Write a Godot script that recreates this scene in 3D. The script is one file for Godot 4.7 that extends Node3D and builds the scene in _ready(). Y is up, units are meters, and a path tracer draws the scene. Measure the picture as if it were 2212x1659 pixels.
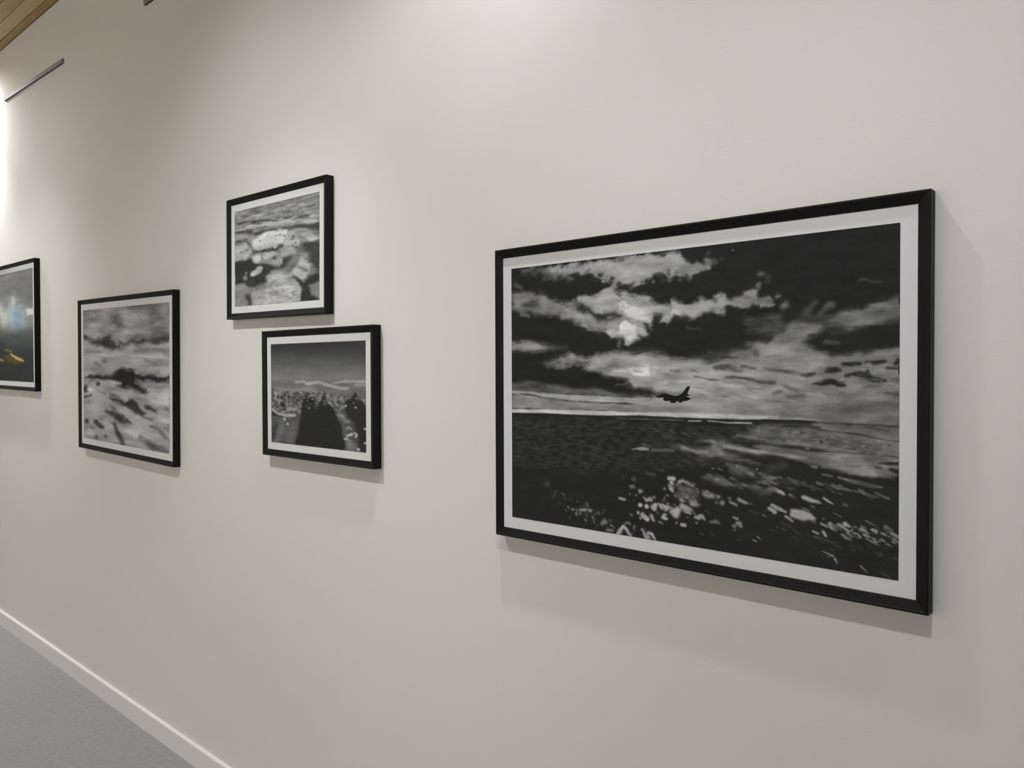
extends Node3D
# A gallery wall with five framed photographs, seen obliquely. The wall is the plane z = 0, the floor y = 0.

const LAMP_COLOUR := Color(0.965, 0.985, 1.0)
const PRINT_GAIN := 1.4
const FLOOR_Y := 0.0
const CEILING_Y := 3.523
const ROOM_LEFT := -8.5
const ROOM_RIGHT := 3.6
const ROOM_DEPTH := 5.6

# Each print: centre and outer size of its frame on the wall, tilt, depth of frame and mat, inset of the picture.
const PICTURES := {
	"jet": {"centre": Vector2(-0.8218, 1.5617), "size": Vector2(1.0112, 0.7243), "tilt": 0.00798, "depth": 0.0280, "mat_depth": 0.0200, "inset": 0.0500, "paint": Vector2(840, 655), "scale": 1.40},
	"islands": {"centre": Vector2(-2.3805, 2.0123), "size": Vector2(0.6312, 0.4386), "tilt": -0.00589, "depth": 0.0300, "mat_depth": 0.0220, "inset": 0.0460, "paint": Vector2(183, 218), "scale": 2.20},
	"shadows": {"centre": Vector2(-2.1383, 1.5307), "size": Vector2(0.6259, 0.4319), "tilt": 0.00598, "depth": 0.0300, "mat_depth": 0.0220, "inset": 0.0460, "paint": Vector2(206, 232), "scale": 2.20},
	"clouds": {"centre": Vector2(-3.6648, 1.5748), "size": Vector2(1.0461, 0.7303), "tilt": -0.00906, "depth": 0.0300, "mat_depth": 0.0220, "inset": 0.0500, "paint": Vector2(186, 300), "scale": 2.20},
	"spire": {"centre": Vector2(-5.3421, 1.8471), "size": Vector2(1.0287, 0.7380), "tilt": -0.00364, "depth": 0.0300, "mat_depth": 0.0220, "inset": 0.0500, "paint": Vector2(190, 256), "scale": 2.20},
}

# What is printed on each sheet: [kind, tone(s), feather, raggedness, points...]; kind 0 is an area, 1 a brush line of
# x, y, radius, 2 an area of mottled cloud between two tones. Points are on the sheet, tones are printed greys (0-255).
const MARKS_JET := [
	[0,118,10.5,3.5,527.8,256.1,601.4,212.7,637.9,188.4,677.6,167.7,812.2,160.7,846.4,159.2,847.4,370.5,528,387.2], [0,140,37.4,2.5,488.2,261.2,601.4,243.7,681.8,254.7,682,329.3,613.5,377.6,488.3,383.8], 
	[0,150,8.2,2.7,338.4,231.4,377,233.5,420,239.8,461.4,244.5,501.4,251.8,527.3,253.4,537.5,280.1,527.4,333.6,540.2,381.2,338.3,391.2], [1,146,20.7,2.6,540,261.5,7.8,546.3,293.3,11.6,540.1,346.6,11.7], 
	[1,140,24.4,2.4,601.4,251.5,9.9,648.1,262,10.8], [0,95,10.2,6.8,22.6,6.3,124.7,5.4,159.9,32.3,168.5,42.4,115.7,36,79.2,18.3,41.7,14.7], 
	[0,148,8.6,7,110.3,8.7,124.7,5.4,260.2,5.9,372,2.4,372,60.7,352.8,67.6,322.7,72.3,291.8,56.5,269.7,51.5,244,49.2,219.4,33.3,185.7,28.6,159.9,32.3,124.7,21.1], [1,85,4.2,4.2,113.9,35.9,3.4,121.1,33.4,4.2], 
	[1,85,4.1,4.1,170.3,42.6,4.1,177.1,46.3,2.4], [1,58,4.7,3.1,250.5,40.8,5.4,256.9,39.9,4.3], [1,58,4.6,3.1,282.4,51.2,4.9], [1,132,5.3,4.6,291.8,56.5,6.1,285.5,70.7,7.3,266.5,81,9.3], 
	[0,113,9.8,5.7,2.9,67,51,64.2,99.2,75.9,135.1,95.9,159.7,105.3,177,98.7,207.5,110,227.4,123.4,251.9,145.9,291.7,152.3,307.3,151.6,307.2,181,275.9,178.3,227.4,161.3,176.9,142,133.3,128.8,84.4,124.4,31.8,113.3,2.7,105], 
	[0,150,7.6,6.9,177,95.7,210.9,84.3,247.2,87,260.1,77.5,282.4,79.3,299.6,86.5,322.7,85.4,337.8,93.8,349.8,100.5,372,97.8,372,169.2,349.8,161,330.2,155.7,305.7,160.4,275.9,159,251.9,145.9,227.4,123.4,207.5,108.5], 
	[1,150,12.7,4.8,159.7,117.8,9.9,202.4,138.7,11.2,243.8,157.5,9.4,283.8,169.7,10.7], [1,64,10.4,5.2,37.6,97.4,6.2,60.3,97.2,7.8,84.5,97.2,5.2], [1,122,9.3,5.1,99.2,96.6,10.2,115.4,110.4,11.8,133.3,119.3,8.4], 
	[1,80,7.1,3.6,10.8,41.3,5,30.1,52.8,2.7], [1,102,4.4,3.5,31.7,121.5,3.9,48.9,127.3,3.2], [1,45,7.8,4.7,199.1,111,5.6,214.2,122.6,6.4,232.4,131.2,5.5,256.8,138.6,10.1,276,138.2,6.9,298,140.9,5.3], 
	[1,166,7.6,4.6,275.9,176.8,6.1,294.8,180.5,9.1], [1,158,7.5,6,301,186.6,9.1,322.6,196.1,10.4,337.8,189.4,8.9], [1,130,6.1,6.1,297.9,204.2,4.5], [1,150,6,6,322.6,203.4,5.2], 
	[0,192,4.2,8.9,291.8,111,305.8,110.5,322.7,120.3,345.3,121.8,372,133.5,372,152,337.8,148.8,322.6,140.7,311.9,129.9], 
	[0,202,3.7,5.2,299.5,160.1,311.9,154.1,342.3,157,351.3,169.7,349,181.1,342.3,191,322.6,194.7,311.9,189.9,296.4,180.6], 
	[0,146,6.9,6.2,344.6,3.3,439.4,7.2,455.9,29.7,472.1,31.4,493.3,40.4,501.2,27.8,510.3,35.5,501.2,49.3,465.4,63.5,433.9,57.8,417.1,70.2,405.8,48.2,377,55.3,344.5,66.7], 
	[1,116,6.1,4,469.4,47.5,8.8,447.7,48.1,8.2,488,48,4.7,501.2,37.2,5.6], [1,92,5.6,3.5,415.7,42.1,3.5,415.7,53.3,2.8], [1,92,5.5,2.8,433.9,49.5,3.5], [1,58,5.7,3.5,395.8,54.3,5,401.5,63.2,4], [1,75,5.3,2.6,502.5,17.2,3.3], 
	[1,78,3.9,2.6,525.7,31.8,2.3,530.8,33.1,2.1], [1,70,5.3,2.6,515.5,40.1,4.6], [1,98,1.9,0.6,552.2,16.3,1.7], [1,98,4.3,1.7,381.4,67.1,2.9], [1,98,4.2,1.7,417.1,66,4.2], [1,98,4.1,1.7,440.8,68.2,2.8], 
	[0,148,6.7,6,344.5,99.9,369.7,97.5,381.4,114,412.9,118.9,422.8,122.3,429.7,106.1,439.5,122,454.5,127.2,474.8,116.2,488.1,113.1,514.3,117.6,518.1,111.2,533.4,104.3,541.1,114.2,559.8,119.5,570.9,109.8,586.7,100.7,598.7,105.5,598.7,119.7,618.9,121.1,630.6,133.4,601.2,130.1,583.1,136.7,564.8,132.9,546.1,130.4,531,145.4,519.4,148.7,507.8,138.7,494.7,141.9,482.8,153.5,465.4,156.6,447.7,147.5,425.6,147.6,417.1,162.6,395.8,158.7,401.5,143.5,384.3,144,356.4,188.4,344.5,188], 
	[1,120,7.5,3.7,579.5,118.3,8.8,595.2,124.6,5.6,618.9,127.5,3.1], [1,118,6.3,3.8,577,131.1,4.4], [1,160,6.7,4,501.3,128.8,6.6,474.8,146.2,8.1,488.1,130.7,8], [1,90,4.9,3.1,601.1,95.4,4.3,603.5,90.4,4.3], 
	[1,84,6.2,3.1,608.2,69.1,5.5], [1,58,6.1,2.4,620,82.9,4.9], [1,74,11.1,3.7,577.1,165,4.4,613.1,166.8,5.5,637.8,163,6.6], [1,76,9.9,3.7,583.2,183.5,3.8,637.9,185.8,9.7], [1,70,4.1,2.7,458.7,172.8,3,469.5,177.4,1.9,488.2,179.5,2.9], 
	[1,188,8.8,7.3,347.5,134.7,12.5,356.4,148.2,8.8,363.8,140,4.4], [1,176,6.6,4.4,351.9,173.9,8.8,363.8,184.4,4.4], [1,182,5.6,5.6,425.6,137.9,6.3], [1,45,5.7,2.3,391.5,148.6,5.4], [1,45,5.7,2.3,398.7,146.2,3.6], 
	[1,45,5.6,2.2,433.9,155,6.3], [1,45,5.5,2.2,451.8,157.3,5.2], [1,40,5.8,3.6,362.3,165.7,4.4,368.2,176,4.3], [1,66,3.2,1.6,777.5,97.8,2,788.5,98.8,1.9,796.4,104.2,1.9,810,105.4,1.9], [1,92,4.2,2.4,638,119.4,3.9,641.4,120.9,3], 
	[1,92,4.3,2.4,621.7,127.1,4.9], [1,98,6,3,654,135.7,6.6,648.3,140.3,4.6], [1,75,6.9,3.5,701.6,136.4,4.4,695.2,145.8,4.4,690.8,155.4,6.4], [1,92,5.7,2.8,731.5,142,5.1,721,149.8,4.3,712.5,156.6,3.2], 
	[0,96,9.7,3.2,726.3,172,747.2,161,767.6,153.9,797.6,149.8,816.9,138.3,844.4,134.6,844.5,157.4,812.2,164.7,782.8,174.8,762.7,183.3,726.4,181.7], [1,106,7.6,2.2,742.1,169.1,5.6,772.7,162.5,4.9,817,146.4,5.3], 
	[1,60,7.3,2.4,620.5,79.9,6.7], [0,40,7.7,2.8,684.4,212.6,699.7,199.5,721.1,186.9,745.2,183.1,762.7,191.1,802.6,181.1,846.5,174.1,846.7,228.8,802.8,232.4,762.9,238.8,731.8,239.4,705.2,227.9], 
	[1,74,4.5,1.4,721.2,213.7,2.3,742.2,215.5,2.9], [1,60,4.5,1.3,731.7,195.8,2,757.6,195.7,2], [0,55,8.1,2.9,664.2,164.5,726.3,167.7,724.2,178.6,699.6,176.2,672.1,171.1], [1,50,7.3,2.4,619.6,203,6.7,625.4,200.7,4.6], 
	[1,70,7.2,2.4,638.1,178.3,6.6], [1,106,9.5,2.4,643.9,207.6,9,668.8,195.9,7.7,684.3,185.3,6.4], [1,142,12.1,2.4,649.7,229.2,11.4,627.8,231.3,9.1], [1,132,8.2,1.8,644,248.1,7.8,688.9,247.4,6.4,721.3,252.7,6.3], 
	[1,46,3.1,1.7,751.7,256.6,3.3,765,256.7,4.4,778.1,255.6,2.8], [1,46,3,1.6,789.1,253.3,2.8,804.8,253.5,3.8,817.4,251.3,2.7], [1,48,2.9,1.6,833.7,256.1,3.8,839.3,251.5,4.7], [1,62,2.6,1.3,822.3,264.1,2.7,839.4,265.3,2.3], 
	[1,44,3.6,1.7,726.7,267.3,5.1,738.2,267.3,5.1,745.5,267.3,2.9], [1,52,3.3,1.4,681.3,277.1,2.3,691.2,278.3,3.5,702.1,274.6,2.3], [1,150,5.2,1.7,699.8,259.8,4.6,716,255,5.1], [1,136,3.8,1.6,793.1,258.1,3.8,783.2,265.1,3.3], 
	[1,138,3.7,1.3,801,274.5,3], [1,128,4,1.4,705.3,283.2,2.9,732,279.4,2.8], [1,40,3.2,1.7,700,294.3,1.9,716.1,294.1,4.3,732,290.3,5.4,742.5,293.9,4.9,752.9,296.2,2.9], [1,60,2.8,1.1,747.7,291.4,2.2,756.9,287.7,1.8], 
	[1,46,3.8,1.6,755.9,278.1,2.2,773.2,276.9,4.9,787.2,276.9,6,797.1,283.9,4.3,817.6,288.4,2.7], [1,50,2.7,1.3,791.1,269.8,3.2], [1,70,4.2,1.2,620.9,267,1.5,632.5,268.3,2.4,655.5,269.6,3.1,675.7,273.4,1.9], 
	[1,80,3.8,1.1,785.3,300.5,2.2,803.1,297.9,3.2,812.8,296.6,1.7], [1,80,4.2,1,822.5,310.4,2.7,837.7,314.7,2.7], [1,88,4.2,1.2,651,299.9,2.4,661.2,304.8,2.4,673.6,308.3,1.9], [1,92,3.6,1.2,630.3,315.5,2.4,644.2,310.1,2.4], 
	[1,96,3.5,1.2,655.6,321.2,3.6,669.2,322.2,4.7,689.1,318,3,716.2,319.8,1.4], [1,66,4.3,1.2,620.9,292.6,3.2,630.3,293.8,2.4], [1,150,3.5,1.2,691.3,314.2,2.3,719.4,317.3,1.6], [1,142,3.6,1,638.5,328,1.7,666.9,329.8,1.7], 
	[0,104,13.6,2.3,678.1,344.4,763.2,328.3,847.2,323.6,847.4,369.4,609.3,381.6,609.3,357.1], [1,136,1.8,0.5,721.6,335.6,1,747.8,337.7,0.9], [1,118,4.3,0.9,763.2,322.3,2.8,837.8,320.4,2.1], 
	[1,106,7.6,2.5,552.5,235.1,7.1,577.2,235.5,6.9], [1,74,6.2,2.5,596.6,230.7,6.8], [1,46,7.4,2.5,601.3,199.8,6.8,619.1,204.3,5.5], [1,86,7.5,1.9,583.3,213.5,4.4], 
	[0,192,5.5,2.9,342.9,251.8,365.2,252,388.6,264.9,384.2,273.5,362.3,280.7,342.9,280.7], [1,186,4,1.1,391.5,294.8,4.3,410.1,294.6,4], [1,174,3,1.1,436.7,292.9,2.1,465.5,292.7,2.5], 
	[1,110,2.9,1.4,374,273.5,2,395.8,273.5,2.3,415.7,277.7,1.7], [1,112,3.3,1.4,422.8,267.9,2.8,439.5,269.3,2.8], [1,108,2.4,1.1,465.5,266.6,2,480.3,272.1,1.6], [1,94,2.4,1.1,472.2,281.7,1.9,498.8,285.6,2,522.2,289.5,2], 
	[1,138,2.9,0.9,347.4,285.1,2.2,405.8,289,1.7], [1,140,2.8,0.8,422.8,284.7,1.4,439.5,287.4,1.4], [1,82,4.9,2.3,518.3,264,4.2,540,261.5,5.4,552.6,264.2,4.9,568.7,270.8,2.5], [1,84,3.5,1.5,569.9,260.3,3,595.4,264.3,2.5], 
	[1,98,2.9,1.2,613.3,264.4,2.5,634.3,267,1.9], [1,86,3,1.3,537.5,282.7,1.9,558.8,282.6,1.9,589.5,287.7,2.5,607.4,292.7,3,632.1,292.5,1.9], [1,46,7.2,2.9,341.4,317,8.1,369.6,316.5,6.5,391.5,318.9,4.3,410.1,321.4,2.3], 
	[1,112,5.6,1.7,420,319.8,2.1,447.8,317.8,1.9], [1,120,6.7,1.6,468.2,328.4,4.1,494.9,326.4,3.2], [1,124,5.3,1.3,508,315.3,2.7,531.2,308.1,2.9], [1,124,5,1.3,552.7,332.9,3.1,583.5,336,3,636.8,334.4,3.6], 
	[1,168,3.9,1.3,527.3,298.8,2.6,552.6,299.9,2.3], [0,130,6.7,1.3,338.3,349,461.5,349.2,552.7,351.4,640.3,349.5,640.3,361,338.3,365], 
	[0,172,2.1,0.5,338.3,364.7,475,361.1,552.7,360.7,640.3,361,640.4,367.1,514.5,371,461.5,371.6,338.3,373.2], [0,140,8.7,2.4,0.4,194.1,61.8,192.6,98.8,201.7,124.1,208.7,98.8,216.1,61.7,218.5,0.3,210.6], 
	[1,68,8.3,2.3,124.1,213.5,5.9,159.4,211.2,3], 
	[0,122,7.8,4.4,98.7,249.6,141.8,232.7,168.1,226.1,185.3,228.8,210.6,235.3,243.7,226.7,267.9,228.7,307.2,219.1,314.9,222.2,322.6,231.1,371.9,232,371.9,309.3,345.2,309.7,322.5,295.4,322.5,286.6,283.7,285.4,259.8,281,235.4,269,207.2,265.9,218.9,253.7,185.2,250.4,155.8,257.9,113.2,256.1], 
	[0,150,19.1,2.9,283.7,231.9,396.6,233.8,396.6,307.5,330.1,308.5,322.5,286.6], [1,150,8.2,3.3,176.7,236.3,6.5], [1,152,7.8,3.1,230.5,252.3,8.7,240.4,244.8,9.4,275.8,242.2,5.5], [1,150,8.8,2.9,352.7,243.2,8.1], 
	[1,150,7.5,3,278.9,279.5,6.9,307.1,277.9,7.5,345.2,295.2,10.3,346.7,285.1,10.3], [1,60,10.1,2.5,115,249.7,4.2,141.8,248.4,3.3], [1,108,4.7,1.6,248.5,263.7,2.8,264.6,263,2.2], 
	[0,194,4.2,2.1,282.1,269,314.9,263.2,345.2,260.5,352.7,250.4,371.9,250.6,371.9,280.6,345.2,282.2,322.5,270.6,299.4,272], [1,35,7.7,2.3,210.5,278.1,8.8,243.5,293.1,11.8,291.5,292,5.5,317.9,292.5,3.9], 
	[1,88,2.7,0.8,291.5,301.6,1.4,322.5,298.3,1.3], [0,90,6.1,1.9,-0.1,300.1,50.1,296.4,91.2,299.2,141.6,305,193.6,312,210.5,309.5,251.6,310.4,275.7,316.7,299.3,322.2,371.9,329.3,371.9,333.6,-0.2,321.7], 
	[1,58,7.9,1.7,23.3,308.1,4.6,98.5,310.3,4.4], [1,40,8.2,1.8,291.5,309,4,330.1,315.8,6.8,371.9,317.9,8], 
	[0,152,2.4,0.8,-0.2,320,59.5,322.2,141.6,327,227.1,328.2,314.8,330.7,371.9,330.8,371.9,346.5,307.1,343.4,227,344.2,159.1,341.5,96.6,335.2,50,328.1,-0.2,329.2], 
	[0,124,2.9,0.6,-0.2,330.3,96.6,336.3,159.1,342.6,243.5,345.3,371.9,347.2,371.9,362.3,243.4,364.2,141.5,364,-0.4,367.3], [1,150,2.1,0.5,11.5,329.7,2.2,78.1,336.4,1], 
	[0,180,2.3,0.6,-0.4,368.5,141.5,365.1,259.6,363.9,371.9,364,371.9,370.9,259.6,377.1,159,377,-0.4,379], [1,155,2.8,1.1,576,276.8,0.9,583.4,278.3,1.1,590.8,280,0.5], [1,160,3.2,1.3,378.1,257.4,1.3,386.8,259.1,1.6,395.4,260.6,0.8], 
	[1,167,2.9,1.2,486.3,315.7,0.7,498.2,317.9,0.9,510,319.9,0.4], [1,123,2.7,1.1,622.5,286.5,0.6,629.4,288,0.8,636.2,289.3,0.4], [1,133,3,1.2,484.1,297,0.7,490.4,298.2,0.9,496.7,299.4,0.4], 
	[1,172,2.7,1.1,595.8,300.5,0.9,601.2,301.6,1.2,606.6,302.9,0.6], [1,169,3.1,1.3,386.8,283.8,1.2,397.8,286,1.4,408.7,288,0.7], [1,166,2.7,1.1,593.9,309.6,0.7,602.1,311.2,0.9,610.3,313,0.4], 
	[1,162,2.9,1.2,503.8,304.4,0.6,510.1,305.6,0.7,516.3,306.8,0.3], [1,141,3.1,1.2,403.3,302.4,1.1,413.9,304.3,1.4,424.3,306.2,0.7], [1,146,2.9,1.2,504.7,320,0.9,512.2,321.4,1.1,519.6,322.6,0.6], 
	[1,147,2.7,1.1,633.8,302.9,0.8,638.9,303.9,0.9,644,305.2,0.5], [1,148,2.8,1.1,577.9,299.4,1.1,583.7,300.6,1.4,589.5,302,0.7], [1,170,2.9,1.1,524.5,293.5,0.7,533,295.2,0.9,541.5,296.7,0.4], 
	[1,162,2.8,1.1,581.5,321.7,1.1,590.9,323.6,1.4,600.3,325.4,0.7], [1,150,2.9,1.1,519.8,290.9,0.6,530.8,293.1,0.7,541.7,295.2,0.3], [1,149,2.9,1.2,503.6,295.8,0.8,510.7,297.2,1,517.8,298.7,0.5], 
	[1,131,2.9,1.1,534.3,293.3,0.5,540.3,294.6,0.7,546.4,295.8,0.3], [1,135,2.7,1.1,602.1,319.5,1.1,611.9,321.4,1.3,621.6,323.5,0.6], [1,127,3.2,1.3,352.9,256,1.2,360.2,257.5,1.5,367.4,259,0.7], 
	[1,130,3,1.2,456.2,261.4,0.7,465.1,263.2,0.8,473.9,265,0.4], [1,123,2.8,1.1,561.8,292.8,0.7,569.5,294.4,0.9,577.1,295.9,0.5], [1,148,2.9,1.2,479.1,271.4,0.6,490.7,273.7,0.8,502.2,276,0.4], 
	[1,129,2.9,1.1,532.4,322.6,0.5,536.9,323.4,0.7,541.3,324.3,0.3], [1,162,2.8,1.1,552.6,300.2,0.7,564.1,302.4,0.8,575.4,304.7,0.4], [1,125,3,1.2,471.4,303.8,0.8,481,305.6,1,490.5,307.3,0.5], 
	[1,138,2.7,1.1,630,324.9,0.7,639.8,326.8,0.9,649.6,328.9,0.4], [1,166,2.8,1.1,570.6,289.6,0.7,574.9,290.5,0.9,579.1,291.2,0.4], [1,157,2.9,1.1,522.3,270,1.2,534.1,272.5,1.4,545.7,274.9,0.7], 
	[1,144,3,1.2,466.3,284.7,0.7,476.3,286.6,0.9,486.2,288.5,0.4], [1,167,3,1.2,441.6,297.7,0.8,453.4,300,1,465,302,0.5], [1,139,3.1,1.2,412.1,283.3,1.3,423.5,285.5,1.7,434.7,287.5,0.8], 
	[1,166,2.8,1.1,551.6,323.8,1.2,558.4,325.1,1.5,565.2,326.5,0.7], [1,160,3.2,1.3,375.1,269.7,1.3,381.9,271,1.6,388.7,272.4,0.8], [1,127,2.9,1.2,634.1,263.4,1.1,644.1,264.7,1.3,654,265.7,0.6], 
	[1,113,2.7,1.1,754.1,302.2,0.8,759.1,302.7,1,764,303.2,0.5], [1,90,2.5,1,822.3,296.7,0.7,827.7,297.3,0.9,833,297.8,0.4], [1,118,2.7,1.1,724.6,281.2,0.7,734.8,282.4,0.9,745,283.6,0.4], 
	[1,127,2.8,1.1,694.5,267.6,0.8,705.8,269,1,717,270.2,0.5], [1,132,2.5,1,811.6,314.8,0.9,821.1,315.8,1.1,830.5,316.9,0.5], [1,115,2.5,1,824.6,269.7,0.9,832.7,270.7,1.1,840.8,271.8,0.5], 
	[1,109,2.7,1.1,730,326.1,0.8,739.8,327,1,749.5,328.1,0.5], [1,130,2.5,1,812.7,290.9,0.8,822.3,292.1,0.9,831.7,293.2,0.5], [1,141,2.8,1.1,671.7,281.9,0.9,677.1,282.5,1.2,682.6,283,0.6], 
	[1,117,2.5,1,814.9,280.2,1,823.1,281.2,1.2,831.2,282.2,0.6], [1,118,2.6,1.1,763.4,300.6,0.6,768.7,301.2,0.8,773.9,301.9,0.4], [1,141,2.6,1.1,757.5,263.3,1,766.3,264.4,1.2,775,265.4,0.6], 
	[1,101,2.6,1,782.1,262.2,0.8,787.7,263,1,793.3,263.8,0.5], [1,100,2.9,1.2,645.6,297.3,1.1,651.8,297.9,1.3,658,298.8,0.7], [1,98,2.7,1.1,715.7,310.9,0.5,722.3,311.6,0.6,728.9,312.3,0.3], 
	[1,89,2.9,1.2,640.3,330.8,0.5,650.2,331.7,0.6,660,332.5,0.3], [1,110,2.6,1,795.7,269.3,0.5,804,270.4,0.7,812.2,271.3,0.3], [1,124,2.5,1,829.9,269,0.4,835.7,269.7,0.5,841.5,270.5,0.3], 
	[1,132,2.9,1.1,647.1,283,0.5,654.8,283.8,0.6,662.5,284.7,0.3], [1,115,2.5,1,813.2,311.8,0.9,821.4,312.7,1.2,829.6,313.4,0.6], [1,139,2.6,1.1,765.3,280.9,0.5,772.1,281.7,0.6,778.9,282.4,0.3], 
	[1,144,2.7,1.1,749.7,286.5,0.8,754.6,287.1,1,759.5,287.6,0.5], [1,96,2.7,1.1,754.1,288.5,0.5,761.8,289.4,0.6,769.4,290.1,0.3], [1,117,2.9,1.2,628.7,269.4,0.6,638,270.4,0.7,647.2,271.7,0.3], 
	[1,124,2.8,1.1,674.1,291,0.6,682.7,291.9,0.8,691.2,293,0.4], [1,88,2.6,1,775.1,276.5,0.7,782.4,277.4,0.9,789.7,278.1,0.4], [1,94,2.7,1.1,712.5,265.8,0.9,718.3,266.5,1.1,724.1,267,0.6], 
	[1,106,2.8,1.1,673.8,273.7,0.8,681.5,274.6,1,689.1,275.6,0.5], [1,113,2.8,1.1,669.7,326.3,1.1,679.3,327.2,1.4,688.9,328.1,0.7], [1,99,2.7,1.1,748.8,261.5,0.7,756.3,262.5,0.9,763.8,263.3,0.4], 
	[1,123,2.6,1,793.7,284.3,0.7,803.5,285.5,0.9,813.1,286.5,0.5], [1,94,2.5,1,828.8,284.5,0.4,836.7,285.5,0.5,844.6,286.4,0.3], [1,112,2.6,1,801.3,306.2,0.4,807.9,306.9,0.5,814.5,307.6,0.3], 
	[1,104,4.7,1.9,670.2,349.7,1.3,682.1,349.7,1.6,693.8,349.5,0.8], [1,108,4.7,1.9,674.4,341,1.9,684.9,341.1,2.3,695.3,341.2,1.2], [1,102,4.4,1.8,747.9,336.3,1.5,761.3,336.5,1.8,774.6,336.8,0.9], 
	[1,97,4.4,1.8,753.9,333.8,1.6,764.7,334,1.9,775.4,333.7,1], [1,106,4.3,1.7,789.2,343.3,1.5,802.3,343.5,1.8,815.1,343.9,0.9], [1,109,4.6,1.8,701.3,355.5,1.3,716.1,355.5,1.7,730.7,355.3,0.8], 
	[1,104,4.8,1.9,649.4,341.3,1.9,659.8,341.4,2.3,670.1,341.3,1.2], [1,103,4.5,1.8,723,343.4,1.2,734.1,343.5,1.5,745.1,343.9,0.8], [1,110,4.4,1.8,753.9,336.5,1.7,768.1,336.6,2,782.2,336.9,1], 
	[1,96,4.4,1.8,761.7,337.5,1.6,772.3,337.6,2,782.8,337.3,1], [1,109,4.6,1.8,704.3,337.7,1.2,717.4,337.9,1.5,730.4,337.7,0.7], [1,109,4.5,1.8,743.3,333.7,1.5,751.8,333.8,1.9,760.2,334.3,1], 
	[1,123,3.8,1.5,207.8,241.3,1.2,213.3,242.1,1.5,218.8,242.9,0.7], [1,144,3.5,1.4,337.9,281.4,1.4,343.4,282.1,1.8,348.8,282.8,0.9], [1,157,3.8,1.5,195,241.3,1,206.5,243,1.2,217.9,244.9,0.6], 
	[1,153,3.6,1.4,316.5,247.6,1,324.8,249,1.3,333.1,250.4,0.6], [1,143,3.5,1.4,331.1,241.9,1.3,339.6,243.3,1.6,348.1,244.4,0.8], [1,145,3.7,1.5,254.7,241.1,1.7,265.2,242.7,2.1,275.7,244.2,1], 
	[1,143,3.5,1.4,336.3,268.8,1.5,346,270.2,1.9,355.7,271.6,1], [1,157,3.7,1.5,278.8,260.7,0.9,285.1,261.6,1.1,291.3,262.4,0.6], [1,139,3.7,1.5,254.2,255.5,1.7,259.9,256.4,2.2,265.5,257,1.1], 
	[1,134,3.6,1.5,285.2,252,1.1,294.6,253.4,1.3,303.9,254.9,0.7], [1,154,3.5,1.4,335.5,242.7,0.8,341,243.6,1,346.5,244.5,0.5], [1,122,3.8,1.5,208,254.5,1,215.9,255.7,1.2,223.7,256.9,0.6], 
	[0,40,1.9,0.5,-0.4,379.6,105.5,376.1,159,377.1,259.6,375.7,347.3,371.8,396.6,371.7,461.4,372.1,514.5,371.5,577.4,370.6,629.4,368.6,686.1,369.3,739.7,369,839,369.9,840.4,670.9,-2.5,849.1], 
	[2,33,60,9,1.5,3.5,389.7,210.3,383.9,396.6,378.5,593.9,387.7,594.1,461.9,410.9,492.3,210,519,2.9,514.3], 
	[0,104,4.6,2.3,603.4,383.3,621.1,382.4,667.1,382.5,711,371,773.5,371.5,847.4,372.9,847.8,456.5,823.2,467.1,784,466.4,732.6,460.5,689.5,450.9,621.3,436.3,591.5,425.6,614.1,413.7,581.7,402.8,609.4,393.4], 
	[2,84,118,4.5,1.1,621.2,386.3,667.1,383.8,732.3,388.8,793.6,394.6,847.5,400.4,847.6,427.9,753.3,423.6,678.3,416.9,621.2,405.5], [1,130,1.4,0.5,621.1,364.5,1.2,667,364,1.2,711,365.1,0.9], 
	[1,40,1.7,0.5,609.3,370.8,1.7,667,369.5,1.9,705.6,368.9,1.3], [1,70,1.4,0.5,705.6,369.2,0.9,737.5,368.6,0.6], [1,62,2.8,0.9,609.3,378.5,2.5,678.2,376.9,3.1,711,381.4,3], 
	[1,62,1.6,0.7,711,383.9,1.6,742.8,387,1.2,773.6,388.8,1.5,798.5,393.7,1.3,822.9,397.4,1.1,840,398.6,1], [1,80,1.5,0.5,783.6,375.7,1.1,795.5,376.3,1.3,822.8,380,1.1], [1,84,1.3,0.4,737.5,373.9,0.9,763.4,375.6,0.9], 
	[1,48,3,1,597.5,417.4,2.5,621.2,418.3,2.5,644.5,420.6,3.1,678.4,421.9,3.8,711.2,425.6,3.7,727.2,425.6,2], [1,72,2.2,0.7,727.2,425.6,1.8,773.7,425.7,1.2,803.6,424.5,1.4], [1,72,2.3,0.6,813.3,426.1,1.6,841.1,427.9,1.9], 
	[1,62,1.8,0.7,642.1,401.7,2.2], [1,62,1.8,0.7,641,407.4,1.7], [1,62,1.8,0.7,660.3,392.3,1.7], [1,62,1.8,0.7,680.5,391.8,2.6], [1,62,1.8,0.7,686,393,1.9], [1,62,1.7,0.7,715.4,408.1,2.9], [1,62,1.7,0.7,740.8,409.5,1.6], 
	[1,62,1.8,0.7,642.1,387,1.3], [1,62,1.8,0.7,664.8,387.7,1.4], [0,128,6.6,2.4,727.2,437.8,753.3,428.5,783.8,436.7,793.8,440.6,789.9,449.2,808.6,459.2,816.4,464.3,803.8,467.9,773.9,465,743.1,458.3,727.3,450], 
	[2,104,146,4.4,1.1,732.5,437.4,753.3,430.9,783.8,439.1,789.9,449.2,808.6,460.4,773.9,462.6,743.1,457.1], [1,42,2.6,1.1,809.5,440.4,1.4,823.1,440.4,2.3,840.2,438.9,2.3], [1,70,2.7,0.9,805.6,448.9,2.4,813.4,449.4,1.7], 
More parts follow.
